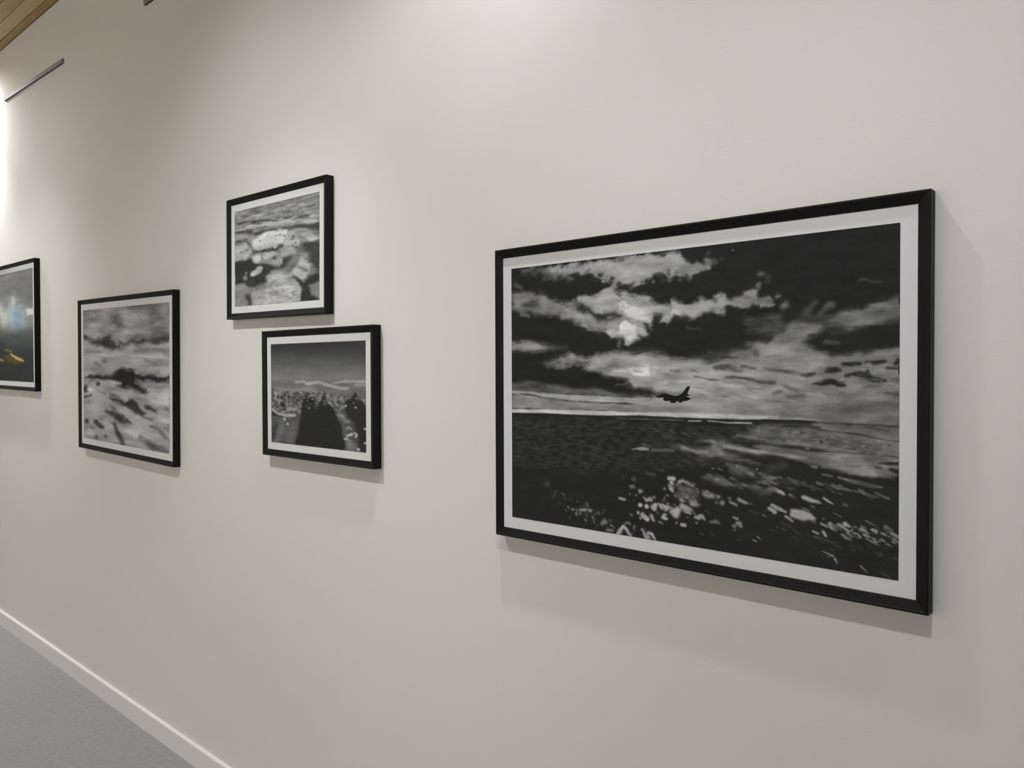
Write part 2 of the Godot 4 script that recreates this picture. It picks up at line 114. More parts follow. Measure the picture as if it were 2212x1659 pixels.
	[1,46,2.6,1,827.9,451.5,2.9,840.2,455,4], [0,42,5.2,1.2,560.9,441,621.3,446.6,661.6,450.8,689.5,461.5,716.7,463.9,753.5,466.4,784,470.5,847.8,468,848.8,680.7,561.4,743.2], 
	[1,140,2.9,1,621.3,438.3,1.6,644.5,437.7,2.4,669.5,440.1,2.6,689.5,441,1.4], [1,116,2.8,0.9,700.4,456.7,2.1,707,458,1.8], [1,110,4.2,1.1,818.3,465.3,2.1,830.8,467.5,1.5], [1,60,7.3,1.2,650.3,460.7,6,621.3,472.3,7.4], 
	[1,125,2.7,0.9,718.8,471.6,1.3,727.3,472,1.9,734.7,473.1,1.1], [1,128,2.6,0.9,744.2,474,1.9,758.7,477.3,2.7,776,480.3,2.3,789,482.4,1.6,813.6,485.6,0.9], [1,75,3.3,0.9,763.8,479.2,3.3,803.8,485.5,2.6], 
	[1,106,2.9,1,644.6,485.3,2.7,623.7,487.5,4.4], [1,110,2.9,1,657.2,484.1,2,667.4,490.6,2.9,676.3,495.9,2], [1,90,3.3,0.9,685.2,489.9,3.1,689.6,495.7,3], [1,88,2.9,0.9,694,496.4,2,702.7,495.5,2], 
	[1,110,2.5,0.9,709.2,488.6,2.2,716.8,491.5,1.7], [1,118,2.5,0.9,733.7,492.1,1.1,743.2,495.9,1.7,756.7,495.6,2.3,765.9,498.1,1.1], [1,110,2.4,0.9,779.1,495.4,2.3,787.1,500.4,2.3], 
	[1,105,2.3,0.9,805.8,497,1.3,818.5,502.5,1.9,825.3,505.2,1.1], [1,78,2.2,0.9,790.1,502.4,1.1,805.9,505.2,1.1], [1,158,2.4,1.2,634.3,510.7,3,644.7,514.6,3.6,649.3,517.9,1.9], [1,100,2.6,1,660.7,517.8,2.5,669.7,521.7,1.4], 
	[1,157,2.3,0.9,685.3,519.9,4,695.2,523.6,4.7,709.3,525.6,3.5,715.8,527.8,0.9], [1,150,2,0.7,720,516.9,1.3,727.5,522.1,1.9,734.9,526,0.9], [1,95,2.1,0.7,698.5,534.4,1.6,702.9,536.3,1.6], 
	[1,75,2.2,0.7,753.7,524.8,1.8,758.8,526.6,1.3], [1,146,2.4,1,630.9,543.1,3.2,642.5,549.3,3.6], [1,60,4.8,2.3,184.9,385,2.1,218.7,383.5,2.1], [1,56,5.1,2.4,87.1,400.6,2.2,141.4,399.6,2.2], [1,58,5.1,2.1,87.1,426.4,2.1,109,428.3,2], 
	[1,56,4.7,1.9,210.2,448.3,1.9,259.5,458.4,1.9], [1,55,4.7,1.9,226.8,470.1,1.7,275.5,484.2,1.9], [1,55,4.8,1.9,189.8,488.5,2,226.7,496,1.9], [1,56,5.2,2.1,77.7,467.3,1.6,105.3,468.5,1.5], 
	[1,72,2.1,0.8,294.6,380.2,1.2,316.3,380,1.2], [1,70,2.1,0.7,327,380.2,1,367.5,379.1,1.2], [1,34,2.4,0.7,307,386.3,1.5,367.5,385.6,1.7], [1,154,2.6,0.7,331.5,450.4,1,355.6,446.1,2.3,369.2,447.3,2.2], [1,66,6,2.6,105,556.5,6.2], 
	[1,95,3.4,1.3,130.2,571.3,2.2], [1,98,3,1.3,149.7,575.3,3,156.7,580,1.8], [1,92,2.6,1.3,191.3,589,2.4], [1,95,4.5,1.9,216.6,595.1,4.8], [1,138,3.2,1.6,198,608.3,3.2,213.2,607.8,3.5,224.9,607.8,4.1], 
	[1,140,1.8,0.6,325.3,536.3,1.2,335.2,535.2,1.5], [1,125,1.8,0.6,328.4,540.8,1.2,337.5,539.4,1.2], [1,130,3,1.2,349.6,546,4.4], [1,105,2.4,1,325.3,555.4,2.2], [1,105,2.4,0.9,340.5,556.5,2.7], [1,105,2.4,1,334.5,569.7,1.9], 
	[1,152,2.7,1.2,300.6,568,2.9,313,569.4,3.2], [1,140,2.6,1.2,358.5,559.5,1.8,365.9,564.3,3.2], [1,165,2.7,1.2,349.5,578,3.5], [1,165,2.6,1.2,365.9,580.2,4.1], [1,82,4.2,1.5,334.5,518.5,5.1], [1,62,3.3,1.2,310,516.6,2.6], 
	[1,150,1.4,0.4,460.1,378.4,1.2,488.3,377.8,1.6], [1,146,1.3,0.4,501.5,377.1,1.5,521,377.2,1.3,542.7,379.2,1.9,565.2,377.7,2,588.4,377.2,1.5], [1,88,1.4,0.4,362.2,379.4,0.9,447.8,377.6,1.1], 
	[1,36,1.8,0.5,481.7,382.9,1.4,527.4,382.6,2,560.2,383.6,1.4], [1,36,1.3,0.4,488.3,379.1,1.6,498.9,379.3,1.6], [0,88,8.8,3.8,577.5,386,642.7,380,642.8,414.3,601.7,413.2,552.8,405.9,560.3,401.4,583.6,397.4], 
	[1,124,5,1.7,601.7,388.6,4.2], [1,110,3.5,1.2,559,404.2,1.5,583.6,406.6,2.6,613.6,409.9,2.1,642.8,410.5,2.1], [1,70,3,1,601.7,406.7,1.7,631.2,406.2,1.7], 
	[0,100,7.8,2.6,481.7,417.1,521,417.2,552.8,424.4,601.8,431.4,640.5,437.4,640.5,441.2,601.8,440.4,540.2,434.6,530.1,440.7,552.8,445.6,601.8,459.9,565.3,459.1,527.5,453,488.4,453.5,454.7,445.1,420,435.1,439.6,433.7,475,438.1,505.5,434.5,508.1,426.2,498.9,420], 
	[1,146,3.2,1.1,496.3,419.5,1.2,514.6,421,1.7], [1,148,3,1,533.9,429.7,2.7,565.3,432.8,3.2,595.8,434.4,3,613.7,435,2.3,642.8,438.7,1.5], [1,134,3.8,1.1,447.8,438.7,2.4,475,443.6,3.5,498.9,443.8,2.3], 
	[1,118,5.3,1.3,514.6,428.4,4,527.5,443.6,5.2], [1,148,2.6,0.9,347.3,448.2,2.4,362.2,447.8,2.2], [1,98,4,1.1,379.8,449.4,3.5,405.8,448.1,2.6,427,447.2,1.1], [1,70,3.1,0.9,395.8,459.6,1.4,410.1,460.5,1.4], 
	[1,70,2.4,0.8,475,460.8,1.4,491,462.1,1.3], [1,92,5.1,1.8,540.3,466.6,2.6,560.4,469.5,3.1,577.6,472.5,2.5], [0,102,7.6,2.5,546.6,472.7,565.3,468.4,595.9,479.9,593.5,488,571.5,486.2,550.4,484.3], 
	[1,126,3.8,1.3,585,482.3,3,591,484.3,2.8], [1,124,4.4,1.2,605.4,480.3,2.2,615,483.2,3.5,624.4,488.7,4.2], [1,140,2.1,0.8,560.4,468.2,1.5], [1,112,2,0.7,599.5,472.4,1.7], 
	[1,88,7.7,2.6,495,497.9,4.6,522.4,501.9,6.8,540.3,509.4,4.4,571.6,507.3,4.3,595.9,511.2,3.8,623.3,515.8,3.2], [1,124,4,1.1,521.1,500.7,2.9], [1,120,3.6,1,571.6,506,2.2,577.7,507.9,2.5], 
	[1,108,1.9,0.8,510.8,478.1,1.3,514.7,479,1.3], [1,120,1.8,0.8,522.4,477.6,1.3,531.4,480.8,1.2], [1,76,2.6,0.9,388.5,490.1,1.4,404.4,493.6,1.9], [1,76,3.2,1.2,366.6,503.7,2.2,384.2,505.5,2.2], 
	[1,160,2.8,1.7,417.2,508.6,4.2,427,509,4.5], [1,158,2.8,1.1,422.8,519.3,5.1], [1,156,2.8,1.7,439.6,516.1,4.2,447.9,512.4,3.3,458.8,515.4,3,469.7,519.8,1.9], [1,120,1.9,0.8,446.5,508.4,1.8], 
	[1,150,2.8,1.4,421.4,532.1,3.7,425.6,535.9,3], [1,110,2.6,1,407.2,533.7,2.8], [1,110,2.6,1,407.2,554.3,2.8], [1,110,2.7,1.1,351.7,545,4.1], [1,110,2.5,1,450.6,546.9,2.2], 
	[1,92,8.3,2.8,447.9,527.7,7.2,468.3,532.3,6.1,441,548.1,7.2,475.1,544,6.1], [1,152,2.9,1.5,365.1,565.9,3.2,373.9,561.2,4.7,376.9,564.4,2.9], [1,125,2.6,1,382.7,556.5,3.2], [1,150,5.3,1.9,496.4,534.6,5.4,510.8,538.3,3.7], 
	[1,132,4.1,1.6,472.4,555.3,6.1,480.5,562.5,3], [1,128,3.4,1.4,531.5,550.6,4.5], [1,128,3.4,1.4,523.8,538.1,3.9], [1,140,3.1,1.3,549.2,547,2.8,559.2,551,3.1], [1,138,3.1,1.3,565.4,539.7,4.6,580.2,545.1,2.3], 
	[1,98,3.1,1.2,546.7,539.3,3.4], [1,98,3,1.2,587.5,546.1,2.1], [1,142,2.4,1,631.4,508.5,2.4,638.6,514,2.9], [1,165,2.7,1.5,350.2,577.3,3.8], [1,160,2.6,1.1,365.1,578.3,4.4], [1,160,2.9,1.7,382.7,580.3,6.5,387.1,572.6,4], 
	[1,162,2.8,1.7,400.1,573.8,5.7,410.1,578.1,6], [1,158,3.6,2,432.6,586.4,9.2,436.8,577.4,7.3,425.6,584.5,5.9], [1,158,3.3,1.9,446.5,567.7,6.4,456.1,573.4,7.6,465.7,574.9,3.6], [1,146,3.5,1.6,467,560.9,5.5,477.8,565.1,3], 
	[1,150,3,1.8,347.2,598.1,3.3], [1,145,2.9,1.8,359.1,602.2,6.6,366.6,608.4,3.8], [1,142,2.9,1.7,376.9,599.8,5.2,381.2,609.2,2.3], [1,154,2.8,1.7,404.4,597.4,5.7,411.5,602,3.1], [1,120,2.9,1.1,395.7,611.4,2.9,402.9,613.2,2.3], 
	[1,150,2.7,1.6,475.1,588.1,3,483.2,587.7,5.7,488.5,584.2,4.6,493.8,590.3,2.7], [1,112,2.2,0.9,477.8,600.8,2.4], [1,112,2.2,0.9,434,607.2,2.4], [1,150,2.2,1.1,446.5,609.6,3.9,452,609.5,4.1], [1,78,2.2,0.9,457.5,591.3,2.1], 
	[1,102,3.2,1.3,507,595.2,2.7,517.4,592.4,3.7,523.8,594.1,2.9], [1,132,2.1,0.8,554.3,577.7,1.7,561.8,580,2.2], [1,138,2.8,1.3,560.6,590.1,3.9,565.5,589.4,4.9,569.9,595.3,2], [1,112,2.6,1,555.6,596.1,4.4], 
	[1,78,2.3,0.9,555.6,604.1,2.6], [1,86,1.7,0.7,610.4,564.6,1.6,616.3,567.1,1.6], [1,148,2.2,1,628,543,2.7,636.2,548.3,2.9], [1,146,2.2,1,622.2,550.1,3,632.7,556.4,3.4], [1,130,1.5,0.5,592.5,619.4,1.1,598.5,621.7,1.4], 
	[1,130,1.5,0.5,600.9,611.5,1.1,605.7,615.3,1.1], [1,80,1.5,0.5,561.9,622.4,1,565.6,624.4,1], [1,82,1.6,0.7,485.9,622.3,1.4,491.2,624.2,1.2], [1,62,1.6,0.7,468.4,618.1,1.9], [1,75,1.9,0.7,496.4,570.8,1.2,505.6,575.7,1.2], 
	[1,64,1.8,0.6,585.1,559,1,602,564.5,1.1], [1,60,1.9,0.7,508.3,618.8,1.2,513.5,622.1,1.1], [1,158,2.6,1.2,354.7,634.8,2.1,359.1,641.4,3.2,365.1,649.1,5.3], 
	[1,160,2.6,1.2,369.5,639.8,3.8,376.8,641.5,3.8,382.7,647.8,2.6,385.3,653.1,1.2], [1,80,2.3,0.9,375.4,652.5,2.9], [1,86,3.5,1.4,216.6,595,4.5], [1,98,3.3,1.3,187.8,621.3,4.2], [1,98,3.2,1.3,198,618.3,3.6], 
	[1,68,3,1.2,168.8,633.3,2.6], [1,68,2.9,1.2,213.1,631.6,2.2], [1,68,2.8,1.1,238,647.9,2.2], [1,115,2.9,1,231.5,621.4,2.9,233.1,625.7,2.5], [1,98,2.9,1,234.7,633.1,2.2], [1,82,3.5,1.4,246.3,611.7,3.9], 
	[1,108,4.1,1.9,262.4,627.6,6.5,254.4,636.3,3.8], [1,108,3.1,1.5,268.8,647.7,3.7,281.6,647.3,4], [1,152,2.7,1.2,309.9,632.6,3.6,302.1,644.2,5.2,295.8,652.6,4], [1,150,2.7,1.2,311.4,633.8,3.3,319.1,643,4.5,326.8,652.1,3], 
	[1,50,2.4,0.9,309.8,650.4,3.6], [1,110,2.7,1.2,314.5,626,2.7,322.2,623.4,3,326.8,627.1,2.1], [1,104,2.1,0.9,334.4,630.4,1.8,337.4,638.7,1.5], [1,104,2.4,0.9,331.4,647,2.1], 
	[1,142,2.3,1.2,354,633.3,1.8,361.4,642.3,3.5,369.1,649.8,4.4], [1,84,3.3,1.2,328.3,603.4,3.7], [1,152,2.4,1.2,345,595.3,3], [1,152,2.9,1.5,357,599.5,5.3,365.9,606.9,4.4], [1,120,2.4,1.2,351,608.3,2.7], 
	[1,144,2.2,0.7,627.4,541.4,1.8,639,547.6,2.4,652.8,553.4,2.6], [1,146,2.2,0.7,623.9,548.3,2.5,634.4,554.6,2.7], [1,132,2.4,0.7,654,562.1,2.4,665.3,569.4,2.1], 
	[0,152,3.1,1.2,660.8,553.6,665.3,545.4,685.4,545.2,698.6,549.7,707.3,559.6,705.1,564.9,694.2,564,685.4,567.7,672.1,564.6,663,560.8], [1,108,1.6,0.6,683.1,540.5,1.1,694.2,545.3,1.1], [1,110,1.5,0.6,738.1,544.3,0.9,748.6,548.9,1.1], 
	[1,96,2.1,0.8,720.2,557.8,1.8], [1,90,1.9,0.7,700.8,565.5,1.6,706.2,568.4,0.9], [1,152,2.1,0.9,715.9,567.6,2.1,725.6,571.7,2.4], [1,156,2.3,0.9,730.8,564.8,2.7,733,571.8,3.9,740.3,576.8,1.7], 
	[1,150,2.2,0.9,745.5,566.3,2.4,753.8,569.9,2.9,762.1,575.3,2.9], [1,156,2.2,0.9,755.9,562.3,4,763.1,566.1,2.4], [1,122,2,0.8,767.2,571.5,2.8], [1,152,2.1,0.9,719.2,582.5,2.3,723.5,590.4,1.9], 
	[1,148,1.9,0.7,702.5,584.5,2.3,710.6,587.5,1.7], [1,122,2.2,0.9,750.8,582.4,2.5,757,588.7,2,765.2,591,1], [1,122,1.8,0.7,766.2,584.2,2.2], [1,130,1.8,0.7,772.3,576.7,1.4,778.4,579.3,1.3], 
	[1,148,2.2,0.9,782.3,568,3.3,788.4,570.6,2.4], [1,142,2.2,0.9,787.4,577.9,2.8,796.4,581.2,1.4], [1,112,1.5,0.6,790.4,584.5,1.4,802.3,590.9,1.5,810.2,594.3,0.7], [1,148,1.9,0.9,800.2,566.4,3,806.2,571.4,1.9], 
	[1,88,1.9,0.6,789.3,551.5,1,802.2,557.9,1.4,810,562.6,1.7], [1,112,2.3,0.8,820.7,558.6,4,828.4,562.1,1.9], [1,106,2.3,0.9,814,571.4,2.3,820.7,573.8,1.9], [1,136,2.1,0.8,830.3,570,2.7,838.9,574.4,2.7], 
	[1,122,2.1,0.8,833.2,578.8,2.3,838.9,583.6,1.8], [1,100,1.7,0.6,822.7,589.8,1.6,829.5,593.3,1.1], [1,70,2.1,0.7,705.2,594.5,1.9,738.3,601.5,1.6], [1,132,1.6,0.6,717.2,621,0.7,727.9,624,1.1,736.3,627.4,1.4], 
	[1,128,1.8,0.7,739.5,632.9,2.5,742.7,639,1.4], [1,70,2.3,0.7,728.9,628.7,2.5], [1,128,1.5,0.5,781.1,637.9,0.9,787.7,644.4,1.4,791.7,647.8,0.7], [1,85,1.5,0.5,811.3,642.2,0.7,827.8,652.4,0.8], [1,74,1.7,0.7,813.1,609.6,1.4], 
	[1,74,1.9,0.8,637.9,586.1,1.6], [1,74,1.8,0.7,755.7,525,2], [1,70,1.5,0.5,832.4,612.6,0.7,841,616.8,0.7], [1,58,1.9,0.7,644.8,576.1,1.2,669.9,585.1,1.1], [1,82,1.6,0.6,758,417.5,0.8,761.3,417.9,1,764.5,418.4,0.5], 
	[1,76,1.5,0.6,821.6,408.3,0.8,823,408.4,1,824.4,408.5,0.5], [1,72,1.6,0.6,741.6,410.1,0.5,743.3,410.4,0.6,745,410.7,0.3], [1,72,1.7,0.7,669.2,396.3,0.9,672.6,396.7,1.2,676,397.4,0.6], 
	[1,81,1.6,0.6,740.7,415.5,0.5,744,415.9,0.7,747.3,416.4,0.3], [1,73,1.6,0.6,702.7,391.7,0.5,704.1,391.9,0.7,705.6,392.1,0.3], [1,73,1.6,0.6,697.6,399.5,0.8,700,399.8,1.1,702.4,400.1,0.5], 
	[1,74,1.5,0.6,783.7,420.7,0.4,786.6,421.1,0.6,789.4,421.4,0.3], [1,70,1.7,0.7,623.3,389.9,0.6,627,390.4,0.7,630.8,391,0.4], [1,78,1.5,0.6,819.1,422.8,0.6,820.9,423,0.7,822.8,423.3,0.4], 
	[1,68,1.5,0.6,793.2,420.7,0.4,796.3,421.1,0.6,799.5,421.4,0.3], [1,68,1.6,0.6,741.8,396.8,0.6,743.5,397.1,0.7,745.1,397.2,0.4], [1,75,1.7,0.7,658.4,388.1,0.9,661,388.4,1.2,663.7,388.6,0.6], 
	[1,67,1.6,0.6,723,403.6,0.5,726.3,404,0.6,729.6,404.5,0.3], [1,72,1.7,0.7,645.9,409.3,0.6,649.4,409.7,0.7,652.7,410.1,0.3], [1,77,1.5,0.6,832.4,417.4,0.8,834.4,417.6,1,836.5,418,0.5], 
	[1,74,1.6,0.6,727.9,396.6,0.6,729.5,396.8,0.8,731.1,397.2,0.4], [1,68,1.5,0.6,824.8,407,0.6,826.6,407.2,0.8,828.4,407.4,0.4], [1,83,1.5,0.6,790.2,421.3,0.6,793,421.7,0.7,795.8,422.1,0.4], 
	[1,72,1.5,0.6,766.4,417.7,0.6,769.1,418.1,0.8,771.9,418.4,0.4], [1,80,1.5,0.6,787.7,412.8,0.6,790.9,413.2,0.7,794,413.6,0.3], [1,85,1.5,0.6,781.3,420.1,0.6,784.3,420.4,0.7,787.3,420.8,0.4], 
	[1,70,1.5,0.6,828,422.8,0.6,830.2,423,0.8,832.4,423.4,0.4], [1,82,1.5,0.6,820.5,400,0.7,823.1,400.3,0.9,825.7,400.5,0.4], [1,80,1.5,0.6,789.8,407.1,0.7,791.8,407.4,0.9,793.9,407.8,0.4], 
	[1,76,1.5,0.6,760.9,416.2,0.5,762.4,416.4,0.6,764,416.6,0.3], [1,73,1.6,0.6,726.4,393.4,0.5,727.9,393.6,0.6,729.5,393.7,0.3], [1,71,1.6,0.6,725.1,401.4,0.7,727.6,401.7,0.9,730.2,402.2,0.5], 
	[1,74,1.6,0.7,684.6,405.5,0.5,687.9,405.9,0.7,691.1,406.2,0.3], [1,84,1.6,0.6,741.9,398.2,0.7,745.2,398.6,0.9,748.5,399,0.4], [1,79,1.5,0.6,796.2,409.7,0.6,797.7,409.9,0.7,799.2,410.1,0.4], 
	[1,86,1.5,0.6,824.4,423.6,0.7,826.2,423.8,0.8,828.1,423.9,0.4], [1,87,1.6,0.6,705.9,405.3,0.6,707.9,405.5,0.7,709.8,405.7,0.4], [1,88,1.5,0.6,825.1,420.9,0.7,826.8,421.1,0.8,828.4,421.3,0.4], 
	[1,72,1.6,0.6,714.4,398.9,0.9,716.8,399.2,1.1,719.2,399.5,0.6], [1,66,1.6,0.6,720.4,397.2,0.8,723.5,397.6,1,726.6,398,0.5], [1,79,1.6,0.7,682.2,392.3,0.9,684.2,392.6,1.2,686.2,392.8,0.6], 
	[1,83,1.5,0.6,762.5,410.2,0.8,764,410.4,1,765.4,410.5,0.5], [1,76,1.6,0.6,739.4,398.2,0.6,741.8,398.5,0.7,744.2,398.8,0.4], [1,76,1.5,0.6,782.7,408.1,0.5,784.5,408.4,0.6,786.2,408.7,0.3], 
	[1,116,1.7,0.7,792.5,442.2,0.7,794.5,442.4,0.9,796.5,442.7,0.4], [1,121,1.8,0.7,726.2,443,0.7,729.7,443.4,0.8,733.2,443.9,0.4], [1,119,1.7,0.7,779.7,411.3,0.7,782.8,411.7,0.9,785.8,412.2,0.4], 
	[1,131,1.7,0.7,794.6,398.7,0.8,797.7,399.1,1.1,800.7,399.5,0.5], [1,127,1.7,0.7,794.6,412.7,0.5,796.5,412.9,0.6,798.4,413.1,0.3], [1,122,1.7,0.7,823.2,421.6,0.5,826.1,422,0.7,829,422.5,0.3], 
	[1,130,1.7,0.7,815.1,416.5,0.8,818.2,416.9,0.9,821.1,417.5,0.5], [1,132,1.8,0.7,753.6,404.5,0.8,755.3,404.7,0.9,756.9,404.9,0.5], [1,120,1.9,0.7,692,399.7,0.7,693.9,400,0.9,695.8,400.4,0.5], 
	[1,118,1.8,0.7,757.4,404.4,0.6,759.8,404.7,0.8,762.2,405.2,0.4], [1,134,1.7,0.7,783,409.8,0.9,785,410.1,1.2,787,410.6,0.6], [1,123,1.7,0.7,792.9,418.4,0.7,796,418.8,0.8,799.1,419,0.4], 
	[1,119,1.7,0.7,783,399.5,0.7,786.3,400,0.9,789.6,400.2,0.4], [1,121,1.8,0.7,702.7,404,0.7,706.7,404.5,0.9,710.6,405,0.4], [1,125,1.7,0.7,809.3,424.5,0.6,811.8,424.8,0.7,814.3,425,0.4], 
	[1,128,1.8,0.7,706.3,407.7,0.9,708.6,408.1,1.1,711,408.6,0.6], [1,123,1.7,0.7,817.7,405.7,0.7,819.8,406,0.9,821.9,406.3,0.5], [1,125,1.8,0.7,756,413.7,0.9,759.5,414.1,1.1,763,414.5,0.5], 
	[1,118,1.8,0.7,754.6,391.7,0.8,756.2,391.9,1,757.9,392.2,0.5], [1,118,1.8,0.7,759.4,435.5,0.5,762.9,435.9,0.6,766.4,436.4,0.3], [1,128,1.7,0.7,815.6,446.8,0.9,818.1,447,1.1,820.5,447.5,0.5], 
	[1,121,1.7,0.7,815,410.9,0.8,817.4,411.2,1,819.8,411.6,0.5], [1,133,1.7,0.7,805.1,399.1,0.9,807.5,399.5,1.2,809.9,399.6,0.6], [1,123,1.8,0.7,761.2,422.3,0.5,763.1,422.5,0.6,765,422.6,0.3], 
	[1,122,1.7,0.7,831.3,434.5,0.9,834.2,434.8,1.1,837.2,435,0.6], [1,117,1.8,0.7,742.3,418,0.7,744,418.2,0.9,745.6,418.4,0.4], [1,123,1.9,0.8,655.9,409.1,0.6,659.1,409.5,0.7,662.2,409.8,0.4], 
	[1,120,1.7,0.7,815.3,409.2,0.5,817.4,409.5,0.6,819.5,409.8,0.3], [1,123,1.7,0.7,791,422.6,0.5,793.2,422.9,0.7,795.4,423.1,0.3], [1,130,1.8,0.7,743.2,433.7,0.8,746.3,434.1,1,749.4,434.4,0.5], 
	[1,119,1.9,0.7,688,422.5,0.9,691.8,423,1.1,695.7,423.5,0.5], [1,133,1.9,0.8,649,395.4,1,650.7,395.6,1.3,652.5,396,0.7], [1,124,1.8,0.7,768.9,437,0.8,771,437.2,1,773.2,437.3,0.5], 
	[1,127,1.7,0.7,805.5,437.7,0.8,807.3,437.9,1,809.2,438,0.5], [1,62,2.3,0.9,737.4,488.8,0.7,741.8,490.3,0.8,746.1,491.8,0.4], [1,66,2.4,1,637.3,485.6,1,643.5,487.7,1.2,649.7,489.7,0.6], 
	[1,105,2.2,0.9,745.8,489.4,1.2,748.3,490.2,1.5,750.8,491,0.8], [1,69,2.4,1,653.9,485.3,0.9,660,487.4,1.1,666,489.5,0.5], [1,76,2.4,1,635,491.7,1.1,639.4,493.2,1.4,643.9,494.8,0.7], 
	[1,87,2.2,0.9,789,499,0.8,793.4,500.5,0.9,797.7,502.2,0.5], [1,100,2.4,1,655.7,503.9,0.7,661.1,505.7,0.9,666.5,507.5,0.4], [1,104,2.2,0.9,769.5,496.2,1,773.5,497.6,1.2,777.6,499.3,0.6], 
	[1,64,2.4,1,650.6,492.2,0.9,657,494.4,1.2,663.2,496.5,0.6], [1,79,2.2,0.9,793.8,506.2,0.8,797.6,507.5,1,801.3,509,0.5], [1,91,2.4,1,661,490.3,0.8,665.6,491.9,1,670.2,493.3,0.5], 
	[1,110,2.4,1,622.4,504,0.9,627.5,505.7,1.2,632.6,507.5,0.6], [1,107,2.3,0.9,733.3,501.5,1.1,735.8,502.4,1.3,738.3,503.4,0.7], [1,65,2.1,0.9,804.4,501.8,0.8,808.1,503.1,1,811.7,504.5,0.5], 
	[1,78,2.4,1,635.5,484.6,0.8,638.8,485.7,1,642.1,486.6,0.5], [1,61,2.5,1,621.4,490.4,0.8,625.7,491.8,0.9,629.9,493.3,0.5], [1,104,2.4,0.9,677.7,494.4,0.9,680.6,495.4,1.1,683.6,496.6,0.6], 
	[1,78,2.3,0.9,723,496.1,0.7,725.8,497.1,0.9,728.5,498,0.4], [1,69,2.1,0.9,802.3,497.3,0.8,805.8,498.5,0.9,809.3,499.9,0.5], [1,72,2.1,0.9,800.2,502.7,1.1,805.2,504.5,1.4,810.1,506.2,0.7], 
	[1,110,2.4,1,627.8,496.3,0.9,633.5,498.2,1.1,639.1,500,0.5], [1,92,2.4,0.9,670.7,489,0.8,674.1,490.2,1,677.4,491.5,0.5], [1,69,2.1,0.9,811.1,500.3,1,815.1,501.7,1.3,819,503.3,0.6], 
	[1,68,2.4,1,650.1,487.4,1.3,656.1,489.4,1.6,662.2,491.7,0.8], [1,110,2.3,0.9,698.8,502,0.7,701.2,502.9,0.9,703.7,503.8,0.5], [1,73,2.4,0.9,677.6,491.6,0.8,682.5,493.3,1,687.4,495,0.5], 
	[1,82,2.3,0.9,699.5,497.5,1,705.7,499.6,1.3,711.8,501.9,0.6], [1,83,2.3,0.9,730.4,497.6,1,732.8,498.5,1.2,735.2,499.1,0.6], [1,77,2.4,1,660.2,502.6,1.2,665.1,504.3,1.4,670,505.9,0.7], 
	[1,89,2.4,0.9,676.8,490.9,1.2,681.5,492.5,1.5,686.1,494.2,0.7], [1,84,2.2,0.9,753,493.8,0.9,758,495.6,1.2,763,497.4,0.6], [1,64,2.4,1,648.9,502.3,0.7,652.5,503.5,0.9,656.1,504.7,0.5], 
	[1,68,2.3,0.9,708.9,497.9,1.3,714.7,499.9,1.6,720.5,501.8,0.8], [1,98,2.3,0.9,733.3,487.9,0.8,736.9,489.2,0.9,740.5,490.3,0.5], [1,92,2.2,0.9,741.1,492,0.6,744.8,493.3,0.8,748.4,494.6,0.4], 
	[1,74,2.4,1,645.1,493.7,0.7,651.1,495.7,0.9,657,497.6,0.4], [1,96,2.2,0.9,744.5,504.2,0.7,747.1,505.1,0.9,749.6,505.9,0.4], [1,74,2.3,0.9,720.5,489.3,1,726.6,491.5,1.2,732.7,493.4,0.6], 
	[1,76,2.4,1,646.2,488.3,0.7,649.6,489.5,0.9,653,490.5,0.4], [1,109,2.2,0.9,777,493.3,0.7,781,494.8,0.9,785.1,496.1,0.5], [1,98,3.7,1.5,501.4,492,2.1,504.9,493.3,2.7,508.5,494.5,1.3], 
	[1,72,3.6,1.4,555.6,501.4,1.1,561.7,503.7,1.4,567.8,505.7,0.7], [1,71,3.6,1.4,544.8,479.7,1.2,551.7,482.3,1.5,558.6,484.9,0.8], [1,75,3.6,1.4,561.9,510,1.9,567,511.8,2.4,571.9,513.1,1.2], 
	[1,95,3.4,1.4,624.2,493.8,1.1,630.4,496.2,1.4,636.5,498.6,0.7], [1,74,3.4,1.4,615.3,483,1.3,621.3,485.3,1.6,627.3,487.7,0.8], [1,92,3.5,1.4,610.2,496.2,1.1,613.2,497.3,1.4,616.2,498.4,0.7], 
	[1,69,3.6,1.4,563.4,512.9,1.2,566.9,514.2,1.5,570.4,515.3,0.7], [1,109,3.7,1.5,528.5,500,1.4,534.7,502.2,1.7,541,504.2,0.9], [1,77,3.6,1.4,547.3,482.6,1.7,554.1,485.1,2.1,560.9,487.8,1], 
	[1,79,3.5,1.4,599.4,487.9,1.1,603.6,489.5,1.4,607.8,491,0.7], [1,72,3.6,1.4,554.5,497,1.6,558.3,498.3,2,562,499.3,1], [1,112,3.6,1.4,545.9,507.2,1.8,550,508.6,2.2,554,509.6,1.1], 
	[1,76,3.4,1.4,626.8,509.2,1.9,631.5,510.9,2.4,636.2,513.1,1.2], [1,90,3.6,1.4,553.9,477,1.6,558.5,478.8,2,563.2,480.2,1], [1,101,3.6,1.4,555.5,479.5,1.4,561.1,481.6,1.8,566.8,483.6,0.9], 
	[1,89,3.6,1.4,547,494.3,1.2,550.4,495.5,1.5,553.7,496.5,0.7], [1,85,3.5,1.4,594,509.9,1.6,596.5,510.8,2,599,511.7,1], [1,79,3.5,1.4,598.2,497.4,1.7,601.4,498.6,2.1,604.7,499.8,1], 
	[1,110,3.5,1.4,596.6,506,0.9,601.6,507.9,1.1,606.5,509.8,0.6], [1,85,3.7,1.5,522.1,492.9,1.6,529,495.4,2,535.9,498.3,1], [1,104,3.5,1.4,611.2,496.8,1.6,617.5,499.2,2,623.8,501.4,1], 
